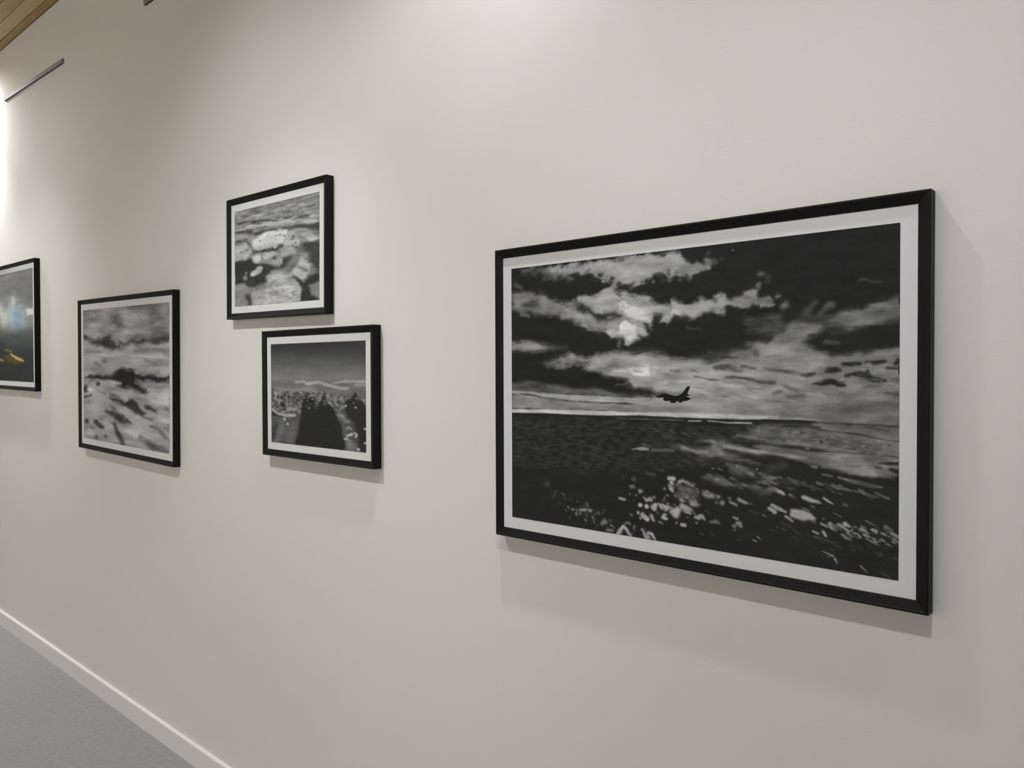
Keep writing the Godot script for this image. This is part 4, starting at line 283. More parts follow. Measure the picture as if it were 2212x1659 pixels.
const MARKS_ISLANDS := [
	[0,104,6.5,2.2,-6.2,-7.8,186.8,-5.5,186.8,22.6,-6.3,19.9], [1,146,5.2,2.1,2.4,21.7,4.8,67.2,22.3,5.6,131.7,23.9,5.8,183,31.7,2.7], [1,134,4.8,1.6,137.9,14.9,5.8,171.5,18.9,3.6], 
	[2,95,150,6.5,1.7,-1.3,0.2,183,1.5,183,70,-1.4,50.9], [1,66,2.8,1.2,6.1,27.1,1.7,49,31.6,2], [1,66,2.6,1.1,42,32.3,2.1,67.2,33.2,2.2,98.1,39.8,2.2,127.6,38.8,1.5], [1,72,2.4,1,141.9,24.2,1.4,171.5,25,1.4], 
	[1,74,2.8,1,143.9,42.3,2.7,159.8,44.8,2.6], [1,90,2.7,1.1,67.2,22.3,2.2], [1,90,2.6,1.1,80.6,24.1,2.2], [1,78,2.8,1.2,3.6,38.1,2.4,20.6,39.2,1.6], [1,80,2.1,0.8,100.3,23.1,1.3,123.5,24.1,1.3], 
	[1,166,3.2,1.3,27.8,38.4,3.9,71.7,45.2,4.4,115.1,45.6,4.2,141.9,51.2,3.5,167.6,58.7,4], [1,150,3.5,1.4,3.5,45,1.9,27.8,45.2,3.3], [1,62,3.3,1.4,2.3,48.2,2.1,39.6,52,3.7], 
	[1,62,3,1.7,48.9,58.3,3,76.1,59.2,3.3,102.3,57.9,2.1,129.6,62.3,4.2], [1,62,3.2,1.6,137.8,60.8,3.5,183,70,6.7], [0,60,5,2,145.9,95.7,184.9,96.6,184.9,165.3,163.7,139.9,161.7,119.1,149.9,113], 
	[0,140,3.5,1.9,-0.2,51.2,27.8,52,34.8,62.4,-0.2,67.3], [0,160,4.2,2.3,-0.3,76.5,30.1,77.3,41.8,99.5,27.6,115.4,-0.4,115.8], [1,60,3.7,1.9,3.4,70.3,1.4,30.1,72.8,2.3,37.1,83,2.8], 
	[0,150,4.6,2.9,110.8,95.8,119.3,69.8,141.9,72.1,145.9,95.7,137.8,115.2,110.8,117.2,89.3,111.6,108.7,101.9], [0,156,3,1.6,143.9,76.6,167.6,79.2,180.1,93.7,163.7,96.8,151.9,84.4], 
	[1,60,3.1,1.8,44.1,99.9,2.7,89.3,100.8,4.8,108.7,95.5,2.6], [1,66,2.1,1.3,110.8,83,2.1,116.1,72.3,2.1], [0,180,3.5,1.8,38.3,87.7,44.2,73.1,71.7,60.5,119.3,63.4,117.2,80,108.7,89.1,80.5,92.8,55.7,98.5], 
	[1,150,4.4,1.8,55.7,92.9,3.6,89.3,89.9,3], [1,88,2.1,0.8,131.7,80.6,2.1], [1,88,2.1,0.8,135.8,93.9,1.7], [1,88,2.1,0.8,139.8,105.1,2.1], [1,88,2.1,0.8,129.6,99.1,1.5], 
	[0,50,4,2.2,-0.4,118.1,39.4,110.4,44.1,122.3,71.5,128.6,102.2,141.6,108.6,123.3,131.6,118.4,133.7,127.1,110.7,145,84.8,145.7,71.4,170.3,43.9,176.1,-0.6,166.6], [1,164,3.2,1.3,53.4,114.8,9.1], 
	[1,164,3.1,1.8,73.8,111.3,7.5,87.1,111.3,6.5], [0,120,3.5,1.7,80.5,116.8,108.6,123.3,108.6,136.1,76,127], [1,66,2.6,1,91.4,118.5,3.7], [1,152,2.2,0.9,93.7,95,4.8], [1,164,3.2,1.8,44,145.9,6.4,57.9,139.9,8.1], 
	[1,108,3.3,1.3,25.1,155.9,4.7], [1,108,3.3,1.3,27.5,144.8,2.3], [1,96,8.3,2.1,143.9,112,7.4,127.5,140.9,10.4], [0,152,4.3,3,40.3,220.8,41.6,191.6,71.4,181.4,73.7,157.4,97.9,151.8,127.5,157.8,137.7,173.8,147.8,195.8,149.8,221], 
	[2,120,172,4.3,1.7,43.8,216.6,71.4,185.8,80.4,160.4,127.5,162,143.8,195.4,145.8,216.5], [0,118,4.7,2.4,-0.6,171.3,20.2,164.4,34.5,179.6,20.1,210.1,-0.8,217.6], [1,58,4.2,1.9,38,211.6,4.6,29.7,195,3.7], 
	[1,60,4.1,1.7,39.3,166.6,6.9], [0,50,3.6,1.6,129.5,162.3,151.8,179.6,163.7,166.6,185.8,161.4,185.8,183.6,163.7,185.1,167.6,208.1,185.8,216.9,185.8,224,147.8,216.7,147.8,189.6], 
	[0,166,3.7,2,127.5,153.6,147.9,127.2,165.6,146.4,159.8,164.1,151.8,177.6,131.6,160.5], [1,120,2.9,1.2,141.8,145.1,2.1,157.8,155.6,2.4], [0,120,4,1.6,163.7,187.2,185.8,179.5,185.8,213.9,169.5,204.2], 
	[1,145,2.6,1,99.8,59.5,1.7,103.6,59.8,2.1,107.5,60.2,1], [1,153,2.5,1,138.3,31.3,1.2,142,31.7,1.4,145.8,32.3,0.7], [1,139,2.8,1.1,13.6,42.8,1.7,17.3,43.1,2.2,20.9,43.4,1.1], 
	[1,133,2.4,0.9,172.1,36.3,1.1,178,36.8,1.4,183.8,37.2,0.7], [1,84,2.8,1.1,17.5,52.6,1.3,25.4,53.1,1.6,33.2,53.8,0.8], [1,107,2.8,1.1,11.5,38.1,1.2,19.3,38.7,1.4,27,39.4,0.7], [1,122,2.4,1,158.2,35,1.2,164.5,35.5,1.5,170.7,36,0.7], 
	[1,124,2.7,1.1,53.3,48.9,0.9,59,49.3,1.2,64.6,49.7,0.6], [1,103,2.8,1.1,26.9,34.6,1.8,31.3,35,2.2,35.8,35.7,1.1], [1,104,2.5,1,109.7,26.2,0.7,115.6,26.7,0.9,121.4,27.3,0.4], 
	[1,77,2.7,1.1,54.3,38.5,1.5,58.6,38.9,1.9,62.8,39.6,0.9], [1,164,2.5,1,107.2,53,1.1,113,53.4,1.4,118.7,53.9,0.7], [1,149,2.4,1,154,53.1,1.4,160.2,53.5,1.8,166.3,53.7,0.9], 
	[1,134,2.4,0.9,167.5,27.8,1.4,173.2,28.4,1.7,178.9,28.9,0.8], [1,86,2.5,1,119.7,26.4,1.2,123.4,26.8,1.5,127,27,0.7], [1,124,2.5,1,134.7,45.7,1.1,139.2,46.1,1.3,143.7,46.4,0.7], 
	[1,106,2.5,1,139.2,30,1,142.4,30.3,1.2,145.6,30.4,0.6], [1,102,2.5,1,137.9,51.7,1.1,144.2,52.1,1.3,150.3,52.6,0.7], [1,168,2.4,1,168.1,57.3,1.2,171.9,57.5,1.5,175.7,58,0.8], 
	[1,121,2.7,1.1,60.2,20.7,1.4,65.4,21.2,1.7,70.5,21.5,0.8], [1,114,2.5,1,109.2,54.6,1.5,113.7,54.9,1.8,118.2,55.2,0.9], [1,167,2.6,1,102.3,38,0.7,106.1,38.3,0.9,109.8,38.7,0.4], 
	[1,121,2.6,1,90.1,53.9,0.9,93.9,54.2,1.1,97.7,54.6,0.6], [1,167,2.8,1.1,6.7,17.2,1.8,12.8,17.7,2.2,18.8,17.9,1.1], [1,134,2.8,1.1,6.4,21.7,1.6,10.5,22.1,2,14.6,22.7,1], [1,88,2.4,1,146.1,44.4,0.7,150.8,44.8,0.9,155.4,45.2,0.4], 
	[1,166,2.7,1.1,53.8,18.8,1.3,60.5,19.4,1.6,67.1,19.9,0.8], [1,151,2.8,1.1,2.6,36.2,1.2,9.5,36.7,1.4,16.3,37,0.7], [1,123,2.5,1,135.7,32.8,1,139.5,33.2,1.2,143.4,33.4,0.6], [1,137,2.6,1,95,23.6,0.8,98.7,24,1,102.4,24.2,0.5], 
	[1,147,2.7,1.1,40.7,17.1,1,48.3,17.8,1.2,55.8,18.4,0.6], [1,121,2.7,1.1,58.4,25.9,1.3,63,26.3,1.6,67.5,26.8,0.8], [1,101,2.8,1.1,31.7,28.7,0.9,37.2,29.2,1.1,42.7,29.7,0.6], [1,146,2.6,1,79.2,42.6,0.9,85.2,43.1,1.1,91.1,43.5,0.5], 
	[1,98,2.7,1.1,63.5,49,1.5,70,49.5,1.9,76.4,49.7,0.9], [1,87,2.6,1,94.6,33.4,1.6,98.9,33.7,2,103.2,34.4,1], [1,100,2.4,1,141.1,36.4,1.6,146.7,36.9,2,152.2,37.7,1], [1,150,2.4,1,166.8,54.3,0.8,169.6,54.5,1,172.3,54.9,0.5], 
	[1,91,2.5,1,122.6,61.9,1.5,126.2,62.2,1.8,129.7,62.7,0.9], [1,110,2.4,1,153.5,46.5,0.9,156.2,46.7,1.1,158.9,47.1,0.6], [1,146,2.7,1.1,67.2,192.4,1.3,68.7,192.9,1.6,70.1,193.4,0.8], 
	[1,158,2.6,1,96.9,183.9,1.1,98.4,184.5,1.4,99.9,184.9,0.7], [1,132,2.5,1,115.7,204.2,1.7,118.3,205.1,2.2,121,205.8,1.1], [1,169,2.5,1,121.3,193,1,123.5,193.8,1.3,125.7,194.8,0.7], 
	[1,131,2.7,1.1,70.8,172,0.9,73.7,173,1.1,76.6,174.2,0.6], [1,153,2.6,1,102.6,192.1,1.4,105.1,193,1.7,107.6,193.7,0.9], [1,158,2.5,1,116.5,195.6,1,117.9,196.1,1.3,119.3,196.6,0.6], 
	[1,152,2.6,1,89.8,184.4,1,92.2,185.2,1.2,94.5,186.1,0.6], [1,123,2.6,1.1,83.1,202.5,1.7,85.2,203.2,2.2,87.3,203.6,1.1], [1,155,2.5,1,113.2,190.4,1.1,115.8,191.3,1.3,118.4,192.4,0.7], 
	[1,126,2.5,1,129.1,199.7,1.4,131.8,200.6,1.7,134.5,201.7,0.8], [1,142,2.5,1,135.2,189.2,1.6,136.5,189.6,2.1,137.8,189.9,1], [1,167,2.6,1,88.8,196.8,1,90.5,197.4,1.3,92.2,197.9,0.6], 
	[1,156,2.6,1,105.8,167.4,1,108.2,168.3,1.3,110.5,169.2,0.6], [1,163,2.6,1,100.3,189.9,1.3,101.5,190.3,1.7,102.7,191,0.8], [1,142,2.6,1,91.3,180.2,1.5,93.2,180.9,1.9,95.1,181.9,0.9], 
	[1,135,2.7,1.1,66.3,199.4,1.9,68.8,200.2,2.4,71.2,200.6,1.2], [1,172,2.5,1,123.6,202.1,1.8,125.5,202.8,2.3,127.4,203.2,1.1], [1,126,2.7,1.1,56.5,201.6,1.7,59.1,202.5,2.1,61.7,203.2,1], 
	[1,172,2.6,1,107.4,163.1,1.2,109.5,163.9,1.5,111.6,164.8,0.7], [1,176,2.6,1,88.8,180.2,1.4,91.2,181.1,1.8,93.6,181.6,0.9], [1,134,2.5,1,139,207.2,0.9,140.4,207.7,1.1,141.8,208.1,0.5], 
	[1,166,2.5,1,115.8,184.8,1,118.3,185.7,1.2,120.8,186.5,0.6], [1,159,2.5,1,130.2,204.9,1.4,131.3,205.3,1.7,132.5,206,0.9], [1,163,2.6,1,102.7,194.7,1.4,105.3,195.6,1.8,108,196.8,0.9], 
	[1,172,2.5,1,115.9,185.8,0.9,118,186.6,1.1,120.2,187.2,0.5], [1,134,2.6,1,88.8,199.6,1.6,90.9,200.3,2,93,200.8,1], [1,160,2.7,1.1,63,191,0.9,64.4,191.5,1.1,65.7,191.9,0.6], 
	[1,147,2.5,1,139,191.4,1.1,140.2,191.8,1.4,141.4,192.1,0.7], [1,135,2.6,1,109.1,203.9,1.4,111.2,204.7,1.7,113.3,205.7,0.9], [1,168,2.6,1.1,77.8,208.1,0.9,80.1,208.8,1.1,82.4,209.6,0.6], 
	[1,120,2.7,1.1,72.8,178.7,1.8,75.5,179.6,2.2,78.2,180.6,1.1], [1,137,2.5,1,117.4,187.7,1.1,119.7,188.5,1.3,122.1,189.3,0.7], [1,172,2.6,1.1,79.1,167.1,1.8,80.8,167.7,2.2,82.5,168.5,1.1], 
	[1,156,2.6,1,102.6,209,1.2,103.7,209.4,1.6,104.8,209.5,0.8], [1,174,2.6,1,88.3,162.2,1.9,89.8,162.7,2.3,91.4,163.3,1.2], [1,132,2.6,1,92.2,168.8,1.8,93.6,169.3,2.3,95.1,169.6,1.1], 
	[1,125,2.7,1.1,64.2,200.8,1.1,66.4,201.6,1.4,68.6,202.5,0.7], [1,152,2.5,1,120.6,179.9,1.5,122.2,180.5,1.9,123.7,181.3,1], [1,132,2.5,1,129.9,180.6,1.1,132.5,181.5,1.4,135.1,182.5,0.7], 
	[1,111,2.6,1,101.5,110.1,1.4,102.8,110.7,1.7,104.1,111.6,0.9], [1,106,2.7,1.1,47.1,64.3,1.2,48.2,64.8,1.5,49.2,65.1,0.7], [1,96,2.8,1.1,20,69.7,1.3,21.5,70.4,1.6,23.1,70.7,0.8], 
	[1,144,2.8,1.1,34.2,85,1.4,35.9,85.7,1.7,37.7,86.4,0.8], [1,133,2.8,1.1,18.7,93.3,1.8,20,93.8,2.2,21.3,94.2,1.1], [1,111,2.8,1.1,38.7,85.9,1.7,40.5,86.7,2.2,42.3,87.1,1.1], [1,116,2.6,1,94.7,70.8,1.6,95.4,71.2,2,96.1,71.4,1], 
	[1,152,2.8,1.1,21.8,79.2,1.5,23.1,79.7,1.9,24.3,80.5,0.9], [1,89,2.5,1,129.8,85.2,0.9,130.9,85.7,1.1,132,86.2,0.5], [1,139,2.7,1.1,43.2,62.4,1.2,44.5,63,1.5,45.8,63.5,0.8], [1,135,2.7,1.1,48.7,95.3,1,49.7,95.7,1.2,50.8,96.3,0.6], 
	[1,102,2.6,1.1,78,99,0.9,79.2,99.5,1.1,80.5,99.9,0.6], [1,130,2.8,1.1,29.6,69.1,1.4,30.5,69.5,1.8,31.4,70.2,0.9], [1,81,2.6,1,102.5,70.3,1.5,104,70.9,1.9,105.4,71.5,1], [1,97,2.5,1,134.8,103.8,1.4,136.5,104.5,1.8,138.3,105.3,0.9], 
	[1,96,2.8,1.1,12.9,95.1,1.7,13.9,95.6,2.1,15,96,1.1], [1,101,2.5,1,111.6,75.8,1.2,112.9,76.4,1.5,114.2,77.1,0.7], [1,114,2.6,1,96.6,103.5,1.2,97.9,104.1,1.4,99.2,104.6,0.7], 
	[1,154,2.8,1.1,13,99.6,1.1,14.4,100.2,1.4,15.8,100.7,0.7], [1,106,2.5,1,127,85.5,1.3,128.1,86,1.6,129.2,86.4,0.8], [1,133,2.7,1.1,69.4,108.2,1.9,70.3,108.5,2.4,71.1,108.9,1.2], 
	[1,109,2.7,1.1,57.6,76,1.3,59.1,76.7,1.6,60.6,77.2,0.8], [1,121,2.8,1.1,28.7,91.2,1.5,30.4,91.9,1.9,32.1,92.9,1], [1,147,2.6,1,102.3,100.7,1.1,103.8,101.3,1.4,105.4,101.9,0.7], [1,86,2.8,1.1,26.2,68.7,1.6,27.5,69.3,2,28.9,69.8,1], 
	[1,134,2.6,1,83.8,95.6,1.2,85.4,96.3,1.6,87.1,96.8,0.8], 
]

const MARKS_SHADOWS := [
	[0,52,19.6,0,-5.6,-9.4,212,-4.9,211.9,18.8,-5.7,12], [1,60,20.3,0,204.7,8,10.1], [0,102,5.6,1.1,-6.4,86.8,211.5,82.5,211.4,112.3,-6.6,109.8], [1,122,4.4,1.5,12.7,104.7,2.5,102.1,107,3.1], 
	[1,96,3.6,1,186.9,103.8,2.6,205.4,105.9,3.6], [1,150,3.2,1.2,58.8,88.7,2.4,79.4,87.5,1.7], [1,152,3,1.4,85.1,92.6,3.5,107.8,87.8,2.5,129.8,93,3.9,156.3,99.3,2.9,171.8,100.2,1.6], 
	[1,150,2.6,1.1,140.5,88.6,1.4,171.9,85.3,2.4,207.9,84.7,1.8], [1,140,2.6,1,187,91.8,2.3,207.9,91.3,2], [1,90,2.8,1.1,107.8,97.8,1.7,135.1,101.3,1.6], 
	[2,48,150,3.4,1.7,-3.4,109.7,28.3,110.2,61.6,110.6,85,109.9,124.2,111.4,161.4,118.3,184.3,117.4,208.9,116.4,208.8,142.8,176.6,139.3,145.5,152.2,124,136.7,70.1,159.9,-3.8,164.7], 
	[0,80,6.1,1.5,-3.9,170.9,70.1,162.8,57.7,234.2,-4.5,235.2], [1,102,7.7,1.5,27.6,186.7,6.7,11.6,227.4,6.8], [1,92,7.5,1.5,52.1,184.7,4.8,42.6,233,7.8], [1,50,6.2,1.6,12,187.9,2.5,3.7,219.1,4.1], 
	[0,76,3.9,1.3,145.5,149.4,171.4,169.6,196.4,173,208.6,185.2,208.3,235.6,163.3,235.9,154.5,184.6], [1,128,5.3,2.1,153.3,157.2,4.8,171.4,169.6,3.2], [1,108,7.9,1.3,166.1,197.3,3.7,178.6,231.3,8.9], 
	[0,46,3.1,3.6,167.7,139.8,171.6,120.6,179.3,117.6,184.4,106.6,189.4,109.1,194.2,122.3,201.6,132.6,208.8,137.5,208.6,185.2,186.5,168.4,171.4,161.4], [0,44,5.1,1,184,174,208.6,172,208.3,235.6,196.1,234.5], 
	[0,42,3.4,3.9,73,162.6,74.7,133.4,85,109.9,90.7,112.5,96.3,123.8,103.2,143.5,113,137.2,118.7,120,121.5,108.7,125.5,125.4,129.5,136.4,142.8,146.8,150.6,171.2,158.3,195.3,164.5,235.7,56.2,235.9,63.9,198.4], 
	[1,48,3,1.2,28,141.7,6.7], [1,48,3,1.2,61.5,122.3,3.5,60,134.1,3], [1,48,3.1,1.2,5.8,164.1,5], [1,48,3.1,1.2,3.1,106.5,1.9], [1,120,2.3,1.1,82.1,110,1.4,87.9,106.9,1.7,96.4,118.1,1.4], 
	[1,125,2.2,1.1,115.9,117.3,1.1,118.7,110.2,1.4], [1,130,2.2,1.1,129.6,119.6,1.9,134.9,133.3,2.7], [1,120,2.2,1.1,145.6,132.8,2.4,143,119,1.9], [1,110,1.8,0.8,183.1,106.7,1,189.4,105.9,1.3,193,114.4,1], 
	[1,100,2.1,1.1,171.7,117.9,1.6], [1,105,2,0.8,204,129.9,2], [1,150,2.4,1.2,4.3,153.6,3.1,15.3,162,2.8,30.9,166.9,3,46.2,165.9,3.6,56.7,165.2,3], [1,130,2.4,1.2,40.2,149.9,3.6,58.3,150.4,3], [1,170,1.8,0.7,32.4,174.9,2.7], 
	[1,170,1.8,0.7,40,185.7,2.7], [1,180,1.6,0.6,167.2,137.1,2.1], [1,180,1.6,0.6,186.7,139.3,1.8], [1,180,1.7,0.7,89.1,145.7,1.4], [1,180,1.6,0.6,191.2,227.1,2.6], [1,180,1.5,0.6,203.7,183,2], [1,180,1.5,0.6,204.1,212.2,2.3], 
	[1,150,1.6,0.8,168.7,186.1,1.3,172.6,181.7,1.3,177.6,185.3,1.3], [1,170,1.6,0.8,169.9,199.6,2.4,177.6,196.2,3.1], [1,165,1.6,0.8,183.4,192.9,1.6,188.4,196.5,2.1,185.1,201.4,2.1], 
	[1,165,1.6,0.8,163.4,208.5,1.6,167.3,205.3,1.9,171.1,209,1.3], [1,140,1.6,0.6,175.7,209.9,1.6], [1,94,2.4,0.9,60.5,138.6,2,61.4,138.9,2.5,62.3,138.8,1.3], [1,64,2.4,1,26.4,126.1,2.1,27,126.3,2.7,27.7,126.3,1.3], 
	[1,114,2.1,0.8,187.9,120,1.3,188.5,120.2,1.6,189.1,120.4,0.8], [1,62,2.5,1,21.4,137.8,1,21.8,137.9,1.3,22.3,138.1,0.6], [1,48,2.3,0.9,65.6,140.7,1.1,66,140.9,1.4,66.4,141.1,0.7], 
	[1,57,2.4,0.9,56,111.4,1.7,56.5,111.5,2.1,57.1,111.8,1.1], [1,93,2.2,0.9,130,127.2,1,130.7,127.4,1.3,131.4,127.5,0.7], [1,130,2.4,1,39.8,152.7,2,40.6,153,2.5,41.4,153.3,1.3], [1,83,2.3,0.9,78.7,115.1,1.6,79.3,115.3,2,80,115.9,1], 
	[1,91,2.2,0.9,140.1,121.2,1.7,140.9,121.5,2.1,141.8,121.9,1], [1,74,2.5,1,15.2,142.4,1.1,15.9,142.5,1.4,16.6,142.5,0.7], [1,50,2.4,0.9,60.2,114.5,1.7,60.7,114.6,2.2,61.3,114.4,1.1], 
	[1,102,2.4,1,51.9,133.3,1,52.3,133.5,1.2,52.7,133.6,0.6], [1,79,2.4,1,33.5,125.5,1.1,34,125.7,1.4,34.6,125.7,0.7], [1,120,2.4,1,47.2,121.1,1.3,47.9,121.3,1.6,48.7,121.6,0.8], 
	[1,122,2.4,1,45.1,139.3,1.4,46,139.6,1.8,46.9,139.7,0.9], [1,69,2.3,0.9,82.7,122.9,1.7,83.1,123,2.1,83.5,123.4,1.1], [1,95,2.3,0.9,89.1,145.8,1.4,89.5,146,1.8,89.9,145.9,0.9], 
	[1,49,2.3,0.9,67.8,147.5,1.1,68.7,147.7,1.3,69.7,148.1,0.7], [1,76,2.2,0.9,133.6,125.3,1.5,134.3,125.5,1.9,135,125.5,1], [1,118,2.5,1,14.2,141.9,2.1,14.8,142,2.6,15.5,142.1,1.3], 
	[1,119,2.4,0.9,59.3,145.9,2,59.7,146.1,2.6,60.1,146,1.3], [1,63,2.1,0.8,163.3,119.3,1.9,163.8,119.5,2.4,164.3,119.2,1.2], [1,56,2.4,1,33.5,115.6,2,33.9,115.7,2.5,34.3,115.6,1.2], 
	[1,75,2.4,1,34.8,146.2,1,35.6,146.4,1.2,36.4,146.5,0.6], [1,79,2.4,1,54.1,134.1,1.2,54.7,134.3,1.6,55.3,134.5,0.8], [1,71,2.2,0.9,149.8,119.8,1.5,150.5,120,1.9,151.2,120.4,0.9], 
	[1,101,2.5,1,21.8,134.2,1.4,22.3,134.3,1.8,22.7,134.7,0.9], [1,99,2.3,0.9,107.2,124.2,1.9,108.2,124.5,2.4,109.1,124.8,1.2], [1,109,2.2,0.9,137.6,137.5,1.6,138.2,137.7,2,138.8,138.1,1], 
	[1,89,2.2,0.9,138.8,130.2,1.3,139.3,130.3,1.6,139.7,130.3,0.8], [1,120,2.3,0.9,104.6,116.9,1.9,105,117,2.4,105.4,117.2,1.2], [1,53,2.4,1,41.4,123.5,2.2,42.2,123.7,2.7,43,123.7,1.3], 
	[1,50,2.4,1,24.7,125.5,1.1,25.1,125.6,1.3,25.5,125.7,0.7], [1,57,2.2,0.9,151.7,128.7,1.6,152.4,128.9,2,153.1,129.3,1], [1,104,2.2,0.9,110.8,126.8,2,111.4,127,2.5,112,127.5,1.2], 
	[1,62,2.3,0.9,107.1,115.7,1.1,107.6,115.8,1.4,108.1,115.9,0.7], [1,56,2.5,1,18.3,146.8,1.9,19.1,147,2.4,19.9,147,1.2], [1,77,2.4,1,49.3,123.8,1.5,49.9,124,1.8,50.6,124,0.9], [1,123,2.4,1,37,126.4,1.4,37.5,126.6,1.8,38,127,0.9], 
	[1,49,2.4,1,32.1,114.6,1.7,32.8,114.8,2.1,33.5,115.3,1.1], [1,116,2.1,0.8,181.9,129.4,0.9,182.3,129.6,1.2,182.7,129.8,0.6], [1,54,2.5,1,12.7,143.2,2,13.7,143.5,2.5,14.6,143.9,1.3], 
	[1,127,2.2,0.9,123,135.1,1.1,123.8,135.4,1.3,124.7,135.4,0.7], [1,66,2.2,0.9,120.4,131.3,1.4,120.9,131.5,1.7,121.4,131.8,0.9], [1,121,2.2,0.9,112.4,128.1,1.5,112.9,128.3,1.8,113.4,128.6,0.9], 
	[1,122,2.4,0.9,61.3,124.1,1.6,62.1,124.4,2,62.8,124.9,1], [1,111,2.5,1,17.1,151.2,1,17.9,151.4,1.3,18.6,151.5,0.6], [1,46,2.4,0.9,54.1,114,1.5,54.9,114.3,1.8,55.8,114.7,0.9], 
	[1,85,2.2,0.9,122.5,128.1,1.2,123.3,128.4,1.5,124.1,128.7,0.8], [1,56,2.3,0.9,68.4,115,1.2,69.2,115.2,1.4,69.9,115.2,0.7], [1,56,2.3,0.9,80,138.8,1.1,80.5,139,1.4,81.1,139.4,0.7], 
	[1,112,2.2,0.9,137,124,1.2,137.5,124.1,1.5,138,124.3,0.7], [1,54,2.4,1,32.4,151.2,2,32.8,151.3,2.5,33.2,151.4,1.3], [1,75,2.3,0.9,105.2,144.5,1.1,106.1,144.7,1.4,107,144.8,0.7], 
	[1,126,2.4,1,30,112.9,1.7,30.7,113.1,2.2,31.4,113.7,1.1], [1,83,2.3,0.9,82.7,142.4,1,83.5,142.6,1.2,84.2,142.7,0.6], [1,48,2.3,0.9,66,131.1,1.5,66.6,131.2,1.8,67.1,131,0.9], [1,123,2.5,1,7.4,151,1.5,8.1,151.2,1.9,8.7,151.1,0.9], 
	[1,47,2.3,0.9,96,139.8,0.9,96.6,140,1.2,97.2,140.3,0.6], [1,121,2.1,0.8,40,131.4,0.9,40.9,131.4,1.2,41.8,131.6,0.6], [1,110,1.8,0.7,169.5,120.4,0.7,170.1,120.4,0.9,170.7,120.4,0.5], 
	[1,154,2.1,0.8,54.9,110.7,1.2,56,110.8,1.5,57.1,110.9,0.7], [1,158,2.2,0.9,10.8,121.2,0.9,11.4,121.3,1.1,12,121.3,0.5], [1,133,2.1,0.8,37.8,135.5,0.6,39,135.6,0.7,40.3,135.7,0.4], 
	[1,153,2,0.8,78.2,123.4,0.6,78.7,123.4,0.7,79.2,123.4,0.4], [1,116,1.9,0.7,159.6,128,0.8,160.6,128.1,1,161.5,128.1,0.5], [1,160,2,0.8,92.1,119.2,0.8,92.8,119.3,1,93.6,119.3,0.5], 
	[1,135,2.2,0.9,9.2,113.8,1,10.6,113.9,1.3,12,114,0.6], [1,138,1.9,0.8,120.4,129.4,0.6,121.3,129.5,0.7,122.2,129.6,0.4], [1,127,2.1,0.8,43.6,115,0.7,44.9,115.1,0.9,46.1,115.3,0.5], 
	[1,149,2,0.8,70.7,112,0.5,71.8,112.1,0.6,73,112.2,0.3], [1,130,1.9,0.8,146.2,126.1,1,147.3,126.2,1.3,148.4,126.6,0.6], [1,129,1.8,0.7,197.3,121.4,1,198,121.5,1.2,198.7,121.4,0.6], 
	[1,152,2.2,0.9,18.7,136,1.1,19.6,136.1,1.3,20.5,135.9,0.7], [1,113,2.1,0.8,60.3,118.1,0.8,60.9,118.2,1,61.5,118.2,0.5], [1,136,1.9,0.7,158,119.9,0.6,159.1,120,0.7,160.2,120.2,0.4], 
	[1,154,2.2,0.9,9.5,117.6,1.1,10.7,117.7,1.4,11.9,117.8,0.7], [1,137,2,0.8,95.4,125.6,1,96.1,125.6,1.3,96.8,125.6,0.6], [1,139,2.2,0.9,8.3,129.8,1,9.6,129.9,1.2,10.8,129.8,0.6], 
	[1,115,2,0.8,91.1,137.1,1.1,91.7,137.2,1.4,92.3,137,0.7], [1,143,2.2,0.9,8.8,125.1,0.6,10,125.2,0.8,11.3,125.2,0.4], [1,118,1.9,0.8,118.1,117,0.8,118.7,117,1,119.3,117,0.5], 
	[1,146,2,0.8,85.4,129.9,0.8,85.9,129.9,1.1,86.4,130.1,0.5], [1,113,1.9,0.7,163.2,128.6,0.4,164,128.7,0.5,164.7,128.8,0.3], [1,126,2.1,0.8,42.3,131.9,0.7,43.4,132,0.8,44.4,132,0.4], 
	[1,135,2,0.8,87.8,117.7,1.1,88.5,117.7,1.3,89.2,117.8,0.7], [1,126,1.9,0.8,130.4,121.9,0.9,131.5,122,1.2,132.7,122.2,0.6], [1,159,2,0.8,115.5,124.1,0.5,116.6,124.2,0.6,117.6,124.2,0.3], 
	[1,114,2,0.8,72.9,139.1,0.5,73.4,139.2,0.7,74,139.3,0.3], [1,142,1.9,0.7,160.6,118.9,0.8,161.1,118.9,1,161.5,119,0.5], [1,112,2,0.8,113.9,119.1,0.7,114.5,119.1,0.9,115.1,119.1,0.4], 
	[1,133,2.1,0.8,57.9,131,1.1,58.9,131.1,1.3,60,131,0.7], [1,114,2,0.8,87.1,123.1,0.9,88.3,123.2,1.1,89.5,123.3,0.6], 
]

